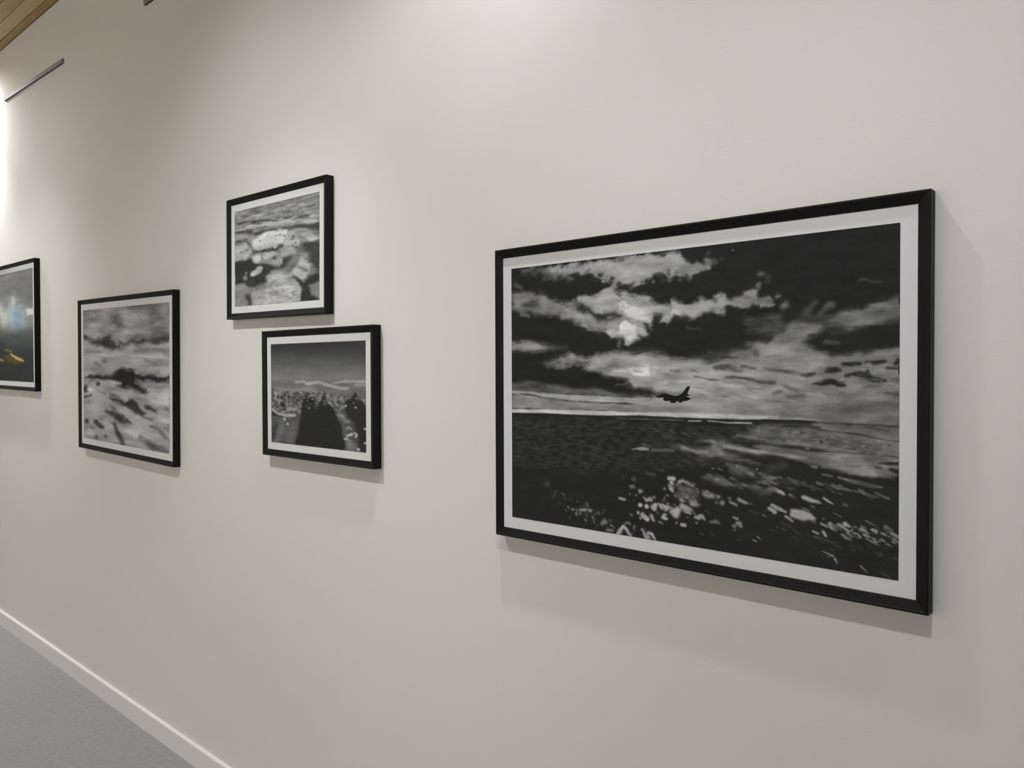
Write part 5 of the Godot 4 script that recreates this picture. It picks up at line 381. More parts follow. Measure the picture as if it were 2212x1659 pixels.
const MARKS_CLOUDS := [
	[1,165,10.1,2.9,97.7,16.1,10.1,103.4,33.7,8.6], [1,108,12.7,4.5,26.6,13.6,12.7], [1,110,10.6,3.7,157.7,12.8,13.2], [1,78,8.4,3.3,74,26,7.2], [1,78,8.2,3.3,85.9,38.5,6.5], [1,82,7.9,2.6,157.6,39.9,7.9,169.1,32.5,5.2], 
	[1,80,6.6,2.6,6.1,62.1,5.9], [1,160,7.8,2.6,157.5,56.1,7.9,177.7,49,6.4], [1,112,9.3,3.1,52.2,48.5,9.2,42.8,33,7.8], [1,158,9.1,3,97.5,59.3,11.6,19.8,44,8], 
	[0,154,7.3,2.3,-4.5,80.7,51.9,96.6,73.5,96.7,108.8,86.8,189.8,78.5,189.6,136.4,-5,144], 
	[0,60,8.1,5.2,6.1,62.1,26.2,72,58.4,60.8,73.7,70.2,79.6,82,103.1,73.8,136.5,69.1,189.9,68,189.8,77.2,144.4,80.3,108.8,85.3,73.5,95.2,42.4,84.5,16.2,74.8], 
	[1,172,5.2,1.7,2.3,109.1,3.6,51.8,105.7,2.8,108.7,103.9,2.6,144.3,106.5,2.2,186.1,110.1,1.8], [1,118,4,1.6,141.6,116.1,2.2,162.4,121.2,2.1], [1,104,4.9,2,51.7,117.7,4.3], [1,120,5.4,1.6,120,93.9,2.8,177.6,95.6,2.6], 
	[1,126,4.8,1.6,130.8,127.5,2.2,182.4,123.4,2.5], [1,132,5.7,1.9,9.2,93.4,2.6,42.3,98.1,2.5], 
	[0,44,5.1,4,-5.1,156.7,35.5,148.6,67.1,153.1,82.3,137.7,88.3,128.7,99.9,134.1,114.1,136.5,119.7,147.6,152,148.8,177.3,147.5,189.6,141.6,189.5,162.7,157.1,156.7,119.6,164.6,141.3,174.3,146.6,182.1,113.9,176.3,82.1,169.9,73.1,160.2,41.9,160.4], 
	[1,162,3.1,1.2,25.5,170.6,2.6,57.7,162.5,2.4,88.1,166.6,2.6], [1,158,2.1,0.8,154.5,165.1,1.6,169.8,164,1.6], [1,158,3.1,1.3,146.6,176.6,3,167.2,180.4,3.1,184.6,176.3,2], [1,152,6.3,2.5,41.7,181.7,7.8,28.6,192,6.4], 
	[1,54,4.6,1.8,5.1,184.5,7.9], [1,54,4.4,1.8,36.9,170.5,4.1], [1,56,3.3,1.3,1.5,203.7,2.6,18.6,199,1.9], [1,176,7.8,2.1,156.9,192.2,13.3,177.2,195.6,10.3], [1,176,9.8,2.2,135.6,250,19.2,113.5,264.7,14.2], 
	[1,170,7.8,2.1,172,231.1,10.4], [1,166,7.9,2.5,31.7,216.3,11.4], [1,164,6.3,2.5,18,280.1,9.1,60.1,270.3,6.1], [0,58,4,2.9,54.3,201.9,81.9,196.3,96.6,206.6,113.8,196.2,141.1,224.2,135.7,230.4,102.3,217.5,78.9,208.4], 
	[1,62,3.7,2.1,143.8,212.8,4.3,159.4,216.4,3.4], [0,60,4.2,3,41.4,227.5,69.7,221.2,93.5,235.9,113.5,250.5,84.6,253.2,69.6,239.1], [1,58,4.4,2.5,29.8,258.2,5.4,44.3,266.7,5.6], 
	[1,68,4.1,1.8,72.5,256.5,3.6,84.4,281.2,4.7,93.2,297.1,4.1], [1,72,3.8,1.5,31.2,293.4,4.1], [1,72,3.7,1.5,53.7,286.5,3.4], [1,72,3.9,1.6,7.9,259.7,4.6], [1,84,5.4,2.1,130,278.9,3.3,143.4,284.9,4.9,156.5,293.4,6.9,181.7,296.4,6.2], 
	[1,88,4.1,1.6,169.4,258.4,2.9,179.3,270.2,3.1], [1,110,3.7,1.6,151.5,250.4,2.1,164.4,253.8,2.1], [1,96,4.1,1.5,179.6,211.4,3.6,186.9,215.8,2.5], [1,100,4.3,1.6,135.7,233.2,2.2,151.6,236.6,2.1], 
	[1,164,8.6,3.5,177.5,9.8,4.9,181.3,9.5,6,185,8,3], [1,116,8.8,3.5,164.1,44.6,5.4,172.4,43.6,6.6,180.5,42.2,3.3], [1,156,9.2,3.7,136.4,20.9,3.5,140.9,20.5,4.4,145.4,20.7,2.2], 
	[1,115,9,3.6,151.1,18.9,5.7,157,18.4,7.1,162.8,17.7,3.5], [1,142,9.5,3.8,112,23.5,4.8,120.8,22.7,5.9,129.4,21.6,2.9], [1,101,8.8,3.5,161.5,61.4,4.2,169.5,60.3,5.1,177.5,58.5,2.5], 
	[1,119,10.5,4.2,38.4,53.3,5.8,47.1,52.3,7.1,55.6,51.3,3.5], [1,130,8.8,3.5,165.4,13.4,2.9,168.7,13.1,3.6,171.9,13.4,1.8], [1,162,9.6,3.8,110.3,25.7,4.5,114.7,25.3,5.6,119.1,24.6,2.8], 
	[1,159,10.4,4.2,51.1,16.1,6.2,57,15.6,7.7,62.8,14.7,3.8], [1,132,8.8,3.5,168.4,51,4.1,172,50.6,5.1,175.6,49.8,2.5], [1,103,8.9,3.6,157.7,57.7,5,162.4,57,6.3,166.9,57.4,3.1], 
	[1,163,8.7,3.5,174.3,17.3,4.1,179.8,16.8,5.1,185.2,15.3,2.5], [1,151,10.9,4.4,15.8,46.5,5.5,23.1,45.7,6.8,30.2,45.2,3.3], [1,122,9.3,3.7,133.8,19.3,2.9,137.1,19,3.6,140.4,18.9,1.8], 
	[1,139,10,4,78.7,20.3,5.2,86.7,19.6,6.4,94.5,18.5,3.2], [1,101,8.9,3.6,154.9,50.6,5.6,162.7,49.6,6.9,170.5,49.1,3.4], [1,116,10.1,4,72.7,22.3,4.8,77.3,21.9,6,81.8,22.7,3], [1,121,10.1,4.1,69.3,53.1,5.5,75,52.4,6.8,80.6,52,3.4], 
	[1,156,9.2,3.7,135.4,24.1,2.8,139.6,23.7,3.5,143.7,23.6,1.7], [1,158,10.8,4.3,25.4,46.4,5.4,31.7,45.7,6.7,37.9,44.1,3.3], [1,131,10.8,4.3,23.6,16,6.1,31.3,15.4,7.5,39,16,3.7], 
	[1,110,9.9,4,81.1,46.3,2.9,89.6,45.3,3.5,97.9,44.6,1.7], [1,149,8.9,3.6,157.6,42.9,4.5,163.6,42.2,5.6,169.5,41.2,2.8], [1,134,10.4,4.2,50.7,30.9,5,55.2,30.4,6.2,59.7,29.9,3.1], 
	[1,156,10.6,4.2,35.3,39.1,6.2,41.5,38.5,7.6,47.6,39.3,3.8], [1,129,4.7,1.9,76.1,195.9,2.1,81.4,196.9,2.6,86.7,198,1.3], [1,122,4.9,2,56.6,229.3,1.3,61.4,230,1.6,66.1,230.5,0.8], 
	[1,115,4.3,1.7,142.3,157.8,2.6,149.3,159.5,3.2,156.3,161.6,1.6], [1,148,4.3,1.7,152.3,223.8,1.1,157,224.6,1.4,161.6,225.3,0.7], [1,123,4.9,2,50.4,163.2,1.8,57.9,164.7,2.2,65.3,166.2,1.1], 
	[1,113,4.1,1.6,178,250.6,2.5,182.7,251.3,3.1,187.3,251.6,1.5], [1,158,4.8,1.9,65.4,192.9,1.4,72.2,194.1,1.7,79,195.1,0.8], [1,164,4.2,1.7,158,190.5,2.8,162.6,191.5,3.5,167.3,192.3,1.7], 
	[1,113,4.5,1.8,120.5,195.5,1.2,124,196.1,1.5,127.4,196.7,0.7], [1,121,4.7,1.9,77.4,207.6,2.6,82.5,208.4,3.2,87.6,209.3,1.6], [1,113,4.1,1.6,174.8,242.1,2.3,180.8,243,2.8,186.7,243.4,1.4], 
	[1,175,5.1,2,24.7,125.1,1.3,31.6,126.8,1.6,38.4,128.2,0.8], [1,149,4.4,1.8,132.4,278.4,2.6,135.9,278.8,3.3,139.3,278.8,1.6], [1,127,4.6,1.8,105,279,1.4,108.6,279.4,1.7,112.1,279.5,0.8], 
	[1,95,4.6,1.9,94.4,243.5,2.1,97.6,244,2.7,100.6,244.1,1.3], [1,111,4.4,1.8,129.2,276,2.1,132.4,276.3,2.6,135.6,276.6,1.3], [1,113,5,2,27.8,123.9,2.3,35.9,125.8,2.8,43.8,128.1,1.4], 
	[1,152,4.2,1.7,163.3,179.2,1.5,166.6,179.9,1.8,170,180.9,0.9], [1,119,4.2,1.7,161,138,1.9,163.7,138.7,2.3,166.3,139.2,1.2], [1,134,4.1,1.6,181.2,154.6,1.9,186,155.8,2.4,190.6,157,1.2], 
	[1,152,4.6,1.8,101.4,195.5,1.3,107.5,196.7,1.6,113.4,197.9,0.8], [1,97,4.8,1.9,67.1,193.1,3,74.1,194.3,3.7,80.9,195.3,1.8], [1,112,5,2,39.5,247.1,2.2,44.9,247.8,2.7,50.3,248.5,1.3], 
	[1,148,4.3,1.7,137.9,218.8,1.5,142.4,219.5,1.9,146.9,220,0.9], [1,178,4.1,1.7,167.6,103.8,2.2,170.8,104.7,2.8,173.9,105.8,1.4], [1,152,4.9,2,49.8,203,3.1,57.6,204.4,3.9,65.4,205.9,1.9], 
	[1,164,4.3,1.7,141.6,272,2.1,147.1,272.7,2.6,152.5,273.3,1.3], [1,159,4.9,2,48.9,219,2,56,220.1,2.5,63,221.6,1.2], [1,178,4.1,1.6,171.5,232.9,2.9,177.6,233.9,3.6,183.5,234.4,1.8], 
	[1,177,5,2,42.5,226.4,3,46.3,227,3.7,50.2,227.2,1.8], [1,99,5,2,46.2,189.5,1.7,49.9,190.2,2.1,53.5,190.5,1], [1,130,5,2,35.4,241.1,3,43,242.1,3.8,50.5,243.5,1.9], [1,159,4.7,1.9,85.4,124,2,89.3,125,2.5,93.3,125.8,1.2], 
	[1,129,5.2,2.1,9,140.6,1.5,18,142.6,1.8,26.9,144.8,0.9], [1,96,4.5,1.8,117.3,179,2.6,122.8,180.1,3.2,128.2,181.9,1.6], [1,107,4.7,1.9,73.5,230.6,2.1,81.6,231.8,2.6,89.6,232.6,1.3], 
	[1,176,5.2,2.1,14,184.5,3.3,19.9,185.6,4.1,25.9,186.1,2], [1,144,4.1,1.6,177.2,129.9,2.7,180.6,130.8,3.3,183.8,131.9,1.6], [1,173,4.1,1.6,177.8,174.2,2.6,180.5,174.8,3.2,183.2,175.4,1.6], 
	[1,105,4.8,1.9,67,223.8,2.5,71.7,224.5,3.1,76.4,225.2,1.5], [1,154,4.9,1.9,61.2,223.6,2.1,64.8,224.2,2.6,68.3,225.1,1.3], [1,132,4.4,1.8,121.4,156.7,1.7,128.7,158.4,2.1,136,160.2,1.1], 
	[1,120,5.1,2.1,19.9,271.6,3.4,24.7,272.1,4.2,29.5,272.8,2.1], [1,172,4.1,1.6,174.8,242.6,1.1,177.8,243.1,1.3,180.8,243.5,0.7], [1,179,4.1,1.6,175,181.3,2.6,178.5,182,3.2,181.9,182.7,1.6], 
	[1,178,5.2,2.1,6.3,141.9,1.5,12.2,143.2,1.9,18,144.8,0.9], 
]

const MARKS_SPIRE := [
	[0,128,128,122,32.6,0,-383.8,30.7,-74.1,47.3,41.6,48.1,84.7,62.8,197.1,83.1,196.1,146.5,-387.1,131.9], [0,150,162,168,17.3,3.8,92.7,83.8,109.7,55.2,121.9,54,137.3,77.7,163.9,92.1,159.5,128,124.3,136,91.9,124.3], 
	[1,166,170,164,13.2,3.3,67.2,84.3,11.3,83.7,113.7,11.2,79.8,95.5,9.9], [1,172,172,160,4.4,2.5,113.8,55.6,2.2,122.2,76.3,5.7], [1,120,140,158,15.5,2.5,132.9,101.9,12.5,136.4,126.8,11.2], 
	[0,188,190,180,3.5,1.5,166.2,88,197,90.1,196.7,107,168.2,105], [0,54,56,54,33.6,0,-387,128.5,196,151.2,194.1,264.6,-392.4,291.5], [0,74,78,76,18.5,0,83,149.4,196,153.6,195.6,177.2,82.5,174.9], 
	[1,84,72,48,7,2.5,90.4,200.5,6.5,119,206.8,7.6,150.4,208,3.1], [1,176,156,96,2.5,1.3,109.1,193,1.9,127.1,201.1,3.8,153.5,208,2.4], [1,124,112,80,2.9,1.3,86.6,181.4,2,109.3,185.5,1.9], 
	[1,150,122,72,3,1.7,38.4,200.4,3.4,64.7,205.7,3.7,77.6,208.2,3], [1,140,118,70,1.9,0.8,99.4,206.9,1.9], [1,84,72,48,7.9,2.9,-57.2,197.5,7.6,38.3,205.7,8.3], [1,150,128,78,3.8,1.9,-93.5,194.5,3.1,-27.3,200.3,4.4], 
]


var environment: Environment


func _ready() -> void:
	set_up_camera()
	set_up_environment()
	build_room()
	build_hanging_rails()
	build_pictures()
	build_spotlights()
	build_downlights()


# ------------------------------------------------------------------ camera and light

func set_up_camera() -> void:
	var camera := Camera3D.new()
	camera.name = "camera"
	camera.fov = 51.925
	camera.near = 0.05
	camera.position = Vector3(0.0557, 1.6288, 1.49)
	camera.rotation_degrees = Vector3(-1.373, 42.19, 0.132)
	camera.current = true
	add_child(camera)


func set_up_environment() -> void:
	environment = Environment.new()
	environment.background_mode = Environment.BG_COLOR
	environment.background_color = Color(0, 0, 0)
	environment.ambient_light_source = Environment.AMBIENT_SOURCE_DISABLED
	environment.tonemap_mode = Environment.TONE_MAPPER_LINEAR
	environment.tonemap_exposure = 1.0
	environment.sdfgi_enabled = true
	environment.ssao_enabled = true
	environment.ssil_enabled = true
	var around := WorldEnvironment.new()
	around.name = "environment"
	around.environment = environment
	add_child(around)


# ------------------------------------------------------------------ helpers

func tag(o: Node, label: String, category: String, group := "") -> void:
	o.set_meta("label", label)
	o.set_meta("category", category)
	if group:
		o.set_meta("group", group)


func matter(colour: Color, rough: float, spec := 0.5) -> StandardMaterial3D:
	var m := StandardMaterial3D.new()
	m.albedo_color = colour
	m.roughness = rough
	m.metallic_specular = spec
	return m


func linear(r: float, g: float, b: float) -> Color:
	return Color(r, g, b).linear_to_srgb()


func part(called: String, mesh: Mesh, m: Material, parent: Node) -> MeshInstance3D:
	var o := MeshInstance3D.new()
	o.name = called
	o.mesh = mesh
	o.material_override = m
	parent.add_child(o, true)
	return o


func thing(called: String, at: Vector3) -> Node3D:
	var o := Node3D.new()
	o.name = called
	o.position = at
	add_child(o, true)
	return o


func structure(called: String, mesh: Mesh, m: Material) -> MeshInstance3D:
	var o := part(called, mesh, m, self)
	o.set_meta("kind", "structure")
	return o


func quad(st: SurfaceTool, a: Vector3, b: Vector3, c: Vector3, d: Vector3) -> void:
	for v: Vector3 in [a, b, c, a, c, d]:
		st.add_vertex(v)


func flat() -> SurfaceTool:
	var st := SurfaceTool.new()
	st.begin(Mesh.PRIMITIVE_TRIANGLES)
	st.set_smooth_group(-1)
	return st


# A prism: the outline lies in the plane across the axis from a to b; right and up span that plane.
func prism(outline: PackedVector2Array, a: Vector3, b: Vector3, right: Vector3, up: Vector3) -> ArrayMesh:
	var st := flat()
	var n := outline.size()
	for i in n:
		var p := outline[i]
		var q := outline[(i + 1) % n]
		var pa := a + right * p.x + up * p.y
		var qa := a + right * q.x + up * q.y
		quad(st, pa, qa, qa + b - a, pa + b - a)
	var index := Geometry2D.triangulate_polygon(outline)
	for end in 2:
		var base := a if end == 0 else b
		for i in range(0, index.size(), 3):
			for j in 3:
				var p := outline[index[i + (j if end == 0 else 2 - j)]]
				st.add_vertex(base + right * p.x + up * p.y)
	st.generate_normals()
	return st.commit()


func slab(low: Vector3, high: Vector3) -> ArrayMesh:
	var outline := PackedVector2Array([Vector2(low.x, low.y), Vector2(low.x, high.y), Vector2(high.x, high.y), Vector2(high.x, low.y)])
	return prism(outline, Vector3(0, 0, high.z), Vector3(0, 0, low.z), Vector3.RIGHT, Vector3.UP)


# A lathed shape about the y axis; the profile runs from bottom to top as (radius, height).
func lathe(profile: PackedVector2Array, sides := 40) -> ArrayMesh:
	var st := SurfaceTool.new()
	st.begin(Mesh.PRIMITIVE_TRIANGLES)
	for i in profile.size() - 1:
		st.set_smooth_group(i)
		for s in sides:
			var t0 := TAU * s / sides
			var t1 := TAU * (s + 1) / sides
			var p := profile[i]
			var q := profile[i + 1]
			quad(st, Vector3(p.x * cos(t0), p.y, p.x * sin(t0)), Vector3(q.x * cos(t0), q.y, q.x * sin(t0)), Vector3(q.x * cos(t1), q.y, q.x * sin(t1)), Vector3(p.x * cos(t1), p.y, p.x * sin(t1)))
	st.generate_normals()
	return st.commit()


# ------------------------------------------------------------------ room

func build_room() -> void:
	var wall := matter(linear(0.755, 0.72, 0.675), 0.92, 0.2)
	var relief := NoiseTexture2D.new()
	relief.width = 512
	relief.height = 512
	relief.seamless = true
	relief.as_normal_map = true
	relief.bump_strength = 1.2
	var roller := FastNoiseLite.new()
	roller.seed = 7
	roller.frequency = 0.06
	relief.noise = roller
	wall.normal_enabled = true
	wall.normal_texture = relief
	wall.normal_scale = 0.15
	wall.uv1_triplanar = true
	wall.uv1_scale = Vector3(4, 4, 4)
	var t := 0.15
	structure("wall_back", slab(Vector3(ROOM_LEFT - t, FLOOR_Y, -t), Vector3(ROOM_RIGHT + t, CEILING_Y, 0)), wall)
	structure("wall_front", slab(Vector3(ROOM_LEFT - t, FLOOR_Y, ROOM_DEPTH), Vector3(ROOM_RIGHT + t, CEILING_Y, ROOM_DEPTH + t)), wall)
	structure("wall_left", slab(Vector3(ROOM_LEFT - t, FLOOR_Y, 0), Vector3(ROOM_LEFT, CEILING_Y, ROOM_DEPTH)), wall)
	structure("wall_right", slab(Vector3(ROOM_RIGHT, FLOOR_Y, 0), Vector3(ROOM_RIGHT + t, CEILING_Y, ROOM_DEPTH)), wall)

	var vinyl := matter(Color.WHITE, 0.62, 0.35)
	var fleck := FastNoiseLite.new()
	fleck.seed = 11
	fleck.frequency = 0.05
	fleck.fractal_octaves = 4
	var tones := Gradient.new()
	tones.set_color(0, linear(0.285, 0.275, 0.255))
	tones.set_color(1, linear(0.345, 0.335, 0.31))
	var mottle := NoiseTexture2D.new()
	mottle.width = 512
	mottle.height = 512
	mottle.seamless = true
	mottle.noise = fleck
	mottle.color_ramp = tones
	vinyl.albedo_texture = mottle
	vinyl.uv1_triplanar = true
	vinyl.uv1_scale = Vector3(1.3, 1.3, 1.3)
	structure("floor", slab(Vector3(ROOM_LEFT - t, FLOOR_Y - t, -t), Vector3(ROOM_RIGHT + t, FLOOR_Y, ROOM_DEPTH + t)), vinyl)

	# skirting with an eased top edge
	var skirting := matter(linear(0.80, 0.785, 0.75), 0.5, 0.4)
	var h := 0.087
	var d := 0.014
	var profile := PackedVector2Array([Vector2(0, 0), Vector2(0, h), Vector2(d - 0.006, h), Vector2(d - 0.0018, h - 0.0018), Vector2(d, h - 0.006), Vector2(d, 0)])
	structure("baseboard_back", prism(profile, Vector3(ROOM_LEFT, FLOOR_Y, 0), Vector3(ROOM_RIGHT, FLOOR_Y, 0), Vector3.BACK, Vector3.UP), skirting)
	structure("baseboard_front", prism(profile, Vector3(ROOM_RIGHT, FLOOR_Y, ROOM_DEPTH), Vector3(ROOM_LEFT, FLOOR_Y, ROOM_DEPTH), Vector3.FORWARD, Vector3.UP), skirting)
	structure("baseboard_left", prism(profile, Vector3(ROOM_LEFT, FLOOR_Y, ROOM_DEPTH), Vector3(ROOM_LEFT, FLOOR_Y, 0), Vector3.RIGHT, Vector3.UP), skirting)
	structure("baseboard_right", prism(profile, Vector3(ROOM_RIGHT, FLOOR_Y, 0), Vector3(ROOM_RIGHT, FLOOR_Y, ROOM_DEPTH), Vector3.LEFT, Vector3.UP), skirting)

	build_ceiling(t)


func wood(dark: Color, light: Color, sd: int) -> StandardMaterial3D:
	var fibre := FastNoiseLite.new()
	fibre.seed = sd
	fibre.frequency = 0.02
	fibre.fractal_octaves = 4
	var tones := Gradient.new()
	tones.set_color(0, dark)
	tones.set_color(1, light)
	var grain := NoiseTexture2D.new()
	grain.width = 512
	grain.height = 512
	grain.seamless = true
	grain.noise = fibre
	grain.color_ramp = tones
	var m := matter(Color.WHITE, 0.55, 0.35)
	m.albedo_texture = grain
	m.uv1_triplanar = true
	m.uv1_world_triplanar = true
	m.uv1_scale = Vector3(0.35, 7.0, 7.0)
	return m


func build_ceiling(t: float) -> void:
	var kinds := [
		wood(linear(0.36, 0.24, 0.10), linear(0.50, 0.35, 0.16), 21),
		wood(linear(0.52, 0.38, 0.20), linear(0.66, 0.50, 0.28), 22),
		wood(linear(0.42, 0.26, 0.12), linear(0.54, 0.35, 0.17), 23),
	]
	var backing := structure("ceiling", slab(Vector3(ROOM_LEFT - t, CEILING_Y + 0.018, -t), Vector3(ROOM_RIGHT + t, CEILING_Y + t, ROOM_DEPTH + t)), matter(linear(0.12, 0.085, 0.05), 0.8))
	var rng := RandomNumberGenerator.new()
	rng.seed = 5
	var b := 0.003
	var shapes := {}
	var z := 0.0
	var wide := 0.045
	var count := 0
	while z < ROOM_DEPTH - 0.001:
		var w := minf(wide, ROOM_DEPTH - z)
		var key := roundi(w * 1000)
		if not shapes.has(key):
			var g := 0.0012
			var outline := PackedVector2Array([Vector2(g, 0.018), Vector2(g, b), Vector2(g + b, 0), Vector2(w - g - b, 0), Vector2(w - g, b), Vector2(w - g, 0.018)])
			shapes[key] = prism(outline, Vector3(ROOM_LEFT, 0, 0), Vector3(ROOM_RIGHT, 0, 0), Vector3.BACK, Vector3.UP)
		var which: int = [0, 1, 2][count] if count < 3 else rng.randi_range(0, 2)
		var plank := part("plank", shapes[key], kinds[which], backing)
		plank.position = Vector3(0, CEILING_Y, z)
		z += w
		wide = 0.075
		count += 1


# ------------------------------------------------------------------ rails and pictures

func build_hanging_rails() -> void:
	var alloy := matter(linear(0.27, 0.265, 0.26), 0.6, 0.3)
	var inner := matter(linear(0.30, 0.295, 0.29), 0.7)
	# a shallow channel, open below, closed at its ends
	var outline := PackedVector2Array([Vector2(0, 0), Vector2(0, 0.024), Vector2(0.009, 0.024), Vector2(0.011, 0.022), Vector2(0.011, 0.0), Vector2(0.009, 0.0), Vector2(0.009, 0.020), Vector2(0.002, 0.020), Vector2(0.002, 0.0)])
	var length := 0.97
	var spots := [
		[-5.39, 0.020, 3.212, "thin grey metal rail on the upper wall, both of its ends in view"],
		[-3.437, 0.012, 3.190, "thin grey metal rail cut off by the top edge of the photo"],
	]
	for s: Array in spots:
		var o := thing("hanging_rail", Vector3(s[0], s[2] - 0.012, 0))
		tag(o, s[3], "rail", "grey rails high on the wall")
		o.rotation.z = -s[1]
		part("channel", prism(outline, Vector3.ZERO, Vector3(length, 0, 0), Vector3.BACK, Vector3.UP), alloy, o)
		for x: float in [0.0, length - 0.002]:
			part("end_cap", slab(Vector3(x, 0.0, 0.002), Vector3(x + 0.002, 0.020, 0.009)), inner, o)


func build_pictures() -> void:
	var black := matter(linear(0.0055, 0.0053, 0.005), 0.5, 0.3)
	var paper := matter(linear(0.71, 0.70, 0.69), 0.85, 0.25)
	var board := matter(linear(0.30, 0.24, 0.17), 0.9)
	var prints := {
		"jet": [MARKS_JET, [[0.0, 38], [0.5, 38], [1.0, 38]], 1, 4.0, "large framed black and white photograph of a fighter jet under dark clouds", 26.0, false],
		"islands": [MARKS_ISLANDS, [[0.0, 108], [0.3, 120], [1.0, 110]], 1, 8.0, "small framed aerial photograph of scattered clouds, the upper of the staggered pair", 22.0, false],
		"shadows": [MARKS_SHADOWS, [[0.0, 54], [0.1, 66], [0.2, 84], [0.34, 112], [0.42, 100], [0.7, 62], [1.0, 48]], 1, 4.0, "small framed photograph of dark cloud shadows below clear sky, lower of the pair", 8.0, true],
		"clouds": [MARKS_CLOUDS, [[0.0, 118], [0.15, 134], [0.35, 146], [0.7, 148], [1.0, 146]], 1, 7.0, "framed black and white photograph filled with pale billowing clouds", 30.0, false],
		"spire": [MARKS_SPIRE, [[0.0, [112, 112, 108]], [0.3, [98, 98, 95]], [0.5, [120, 124, 122]], [0.7, [74, 78, 78]], [1.0, [50, 50, 48]]], 3, 3.0, "framed colour photograph with golden highlights, cut off by the left edge of the photo", 8.0, false],
	}
	var sd := 31
	for key: String in PICTURES:
		var at: Dictionary = PICTURES[key]
		var kind: Array = prints[key]
		var size: Vector2 = at.size
		var centre: Vector2 = at.centre
		var o := thing("framed_photograph", Vector3(centre.x, centre.y - size.y / 2, 0.0))
		o.rotation.z = at.tilt
		# the frame turns about its own middle
		var half := Vector3(0, size.y / 2, 0)
		o.position = Vector3(centre.x, centre.y, 0.0) - half.rotated(Vector3.BACK, at.tilt)
		tag(o, kind[4], "picture", "framed photographs on the wall")
		for side in 4:
			var rail := part("frame_rail", frame_rail(size, at.depth, at.mat_depth, side), black, o)
			rail.position = half
		var inner := size / 2 - Vector2(0.012, 0.012)
		var mat_board := part("white_border", slab(Vector3(-inner.x, -inner.y, at.mat_depth - 0.0025), Vector3(inner.x, inner.y, at.mat_depth - 0.0006)), paper, o)
		mat_board.position = half
		var backing := part("backing_board", slab(Vector3(-inner.x, -inner.y, 0.006), Vector3(inner.x, inner.y, at.mat_depth - 0.0025)), board, o)
		backing.position = half
		var picture := size - Vector2(at.inset, at.inset) * 2.0
		var ink := matter(Color.WHITE, 0.9, 0.12)
		ink.albedo_texture = paint(at.paint, at.scale, kind[0], kind[1], kind[2], kind[3], kind[5], kind[6], sd)
		var sheet := part("print", print_sheet(picture, at.mat_depth), ink, o)
		sheet.position = half
		sd += 10


# One mitred side of a frame: narrow lip at the outer edge, then a bevel sloping in towards the picture.
func frame_rail(size: Vector2, depth: float, mat_depth: float, side: int) -> ArrayMesh:
	var section := PackedVector2Array([
		Vector2(0.0, 0.0005), Vector2(0.0, depth - 0.0012), Vector2(0.0012, depth), Vector2(0.0042, depth), Vector2(0.0052, depth - 0.0008),
		Vector2(0.0205, mat_depth + 0.0012), Vector2(0.0215, mat_depth), Vector2(0.0215, mat_depth - 0.0005), Vector2(0.011, mat_depth - 0.0005), Vector2(0.011, 0.0005)])
	var a := size.x / 2
	var b := size.y / 2
	var st := flat()
	var ends: Array[PackedVector3Array] = [PackedVector3Array(), PackedVector3Array()]
	for s in section:
		var x := a - s.x
		var y := b - s.x
		var corners := [Vector3(-x, -y, s.y), Vector3(x, -y, s.y), Vector3(x, y, s.y), Vector3(-x, y, s.y)]
		ends[0].append(corners[side])
		ends[1].append(corners[(side + 1) % 4])
	var n := section.size()
	for i in n:
		var j := (i + 1) % n
		quad(st, ends[0][i], ends[0][j], ends[1][j], ends[1][i])
	var index := Geometry2D.triangulate_polygon(section)
	for e in 2:
		for i in range(0, index.size(), 3):
			for k in 3:
				st.add_vertex(ends[e][index[i + (k if e == 1 else 2 - k)]])
	st.generate_normals()
	return st.commit()


func print_sheet(size: Vector2, z: float) -> ArrayMesh:
	var st := flat()
	var a := size / 2
	var top := z - 0.0002
	var low := z - 0.0006
	var xy := [Vector2(-a.x, a.y), Vector2(a.x, a.y), Vector2(a.x, -a.y), Vector2(-a.x, -a.y)]
	var uv := [Vector2(0, 0), Vector2(1, 0), Vector2(1, 1), Vector2(0, 1)]
	for i: int in [0, 1, 2, 0, 2, 3]:
		st.set_uv(uv[i])
		st.add_vertex(Vector3(xy[i].x, xy[i].y, top))
	for i in 4:
		var j := (i + 1) % 4
		var ring := [Vector3(xy[i].x, xy[i].y, top), Vector3(xy[i].x, xy[i].y, low), Vector3(xy[j].x, xy[j].y, low), Vector3(xy[j].x, xy[j].y, top)]
		for k: int in [0, 1, 2, 0, 2, 3]:
			st.set_uv(uv[i if k < 2 else j])
			st.add_vertex(ring[k])
	st.generate_normals()
	return st.commit()


# ------------------------------------------------------------------ the printed pictures

func noise_bytes(sd: int, wide: int, high: int, step: float, octaves: int, cells := false) -> PackedByteArray:
	var n := FastNoiseLite.new()
	n.seed = sd
	n.frequency = step
	n.fractal_octaves = octaves
	if cells:
		n.noise_type = FastNoiseLite.TYPE_CELLULAR
		n.cellular_return_type = FastNoiseLite.RETURN_DISTANCE
		n.fractal_octaves = 2
	return n.get_image(wide, high).get_data()


func streaks(sd: int, wide: int, high: int, step: float) -> PackedByteArray:
	var n := FastNoiseLite.new()
	n.seed = sd
	n.frequency = step
	n.fractal_octaves = 4
	var image := n.get_image(maxi(8, wide / 3), high)
	image.resize(wide, high, Image.INTERPOLATE_CUBIC)
	return image.get_data()


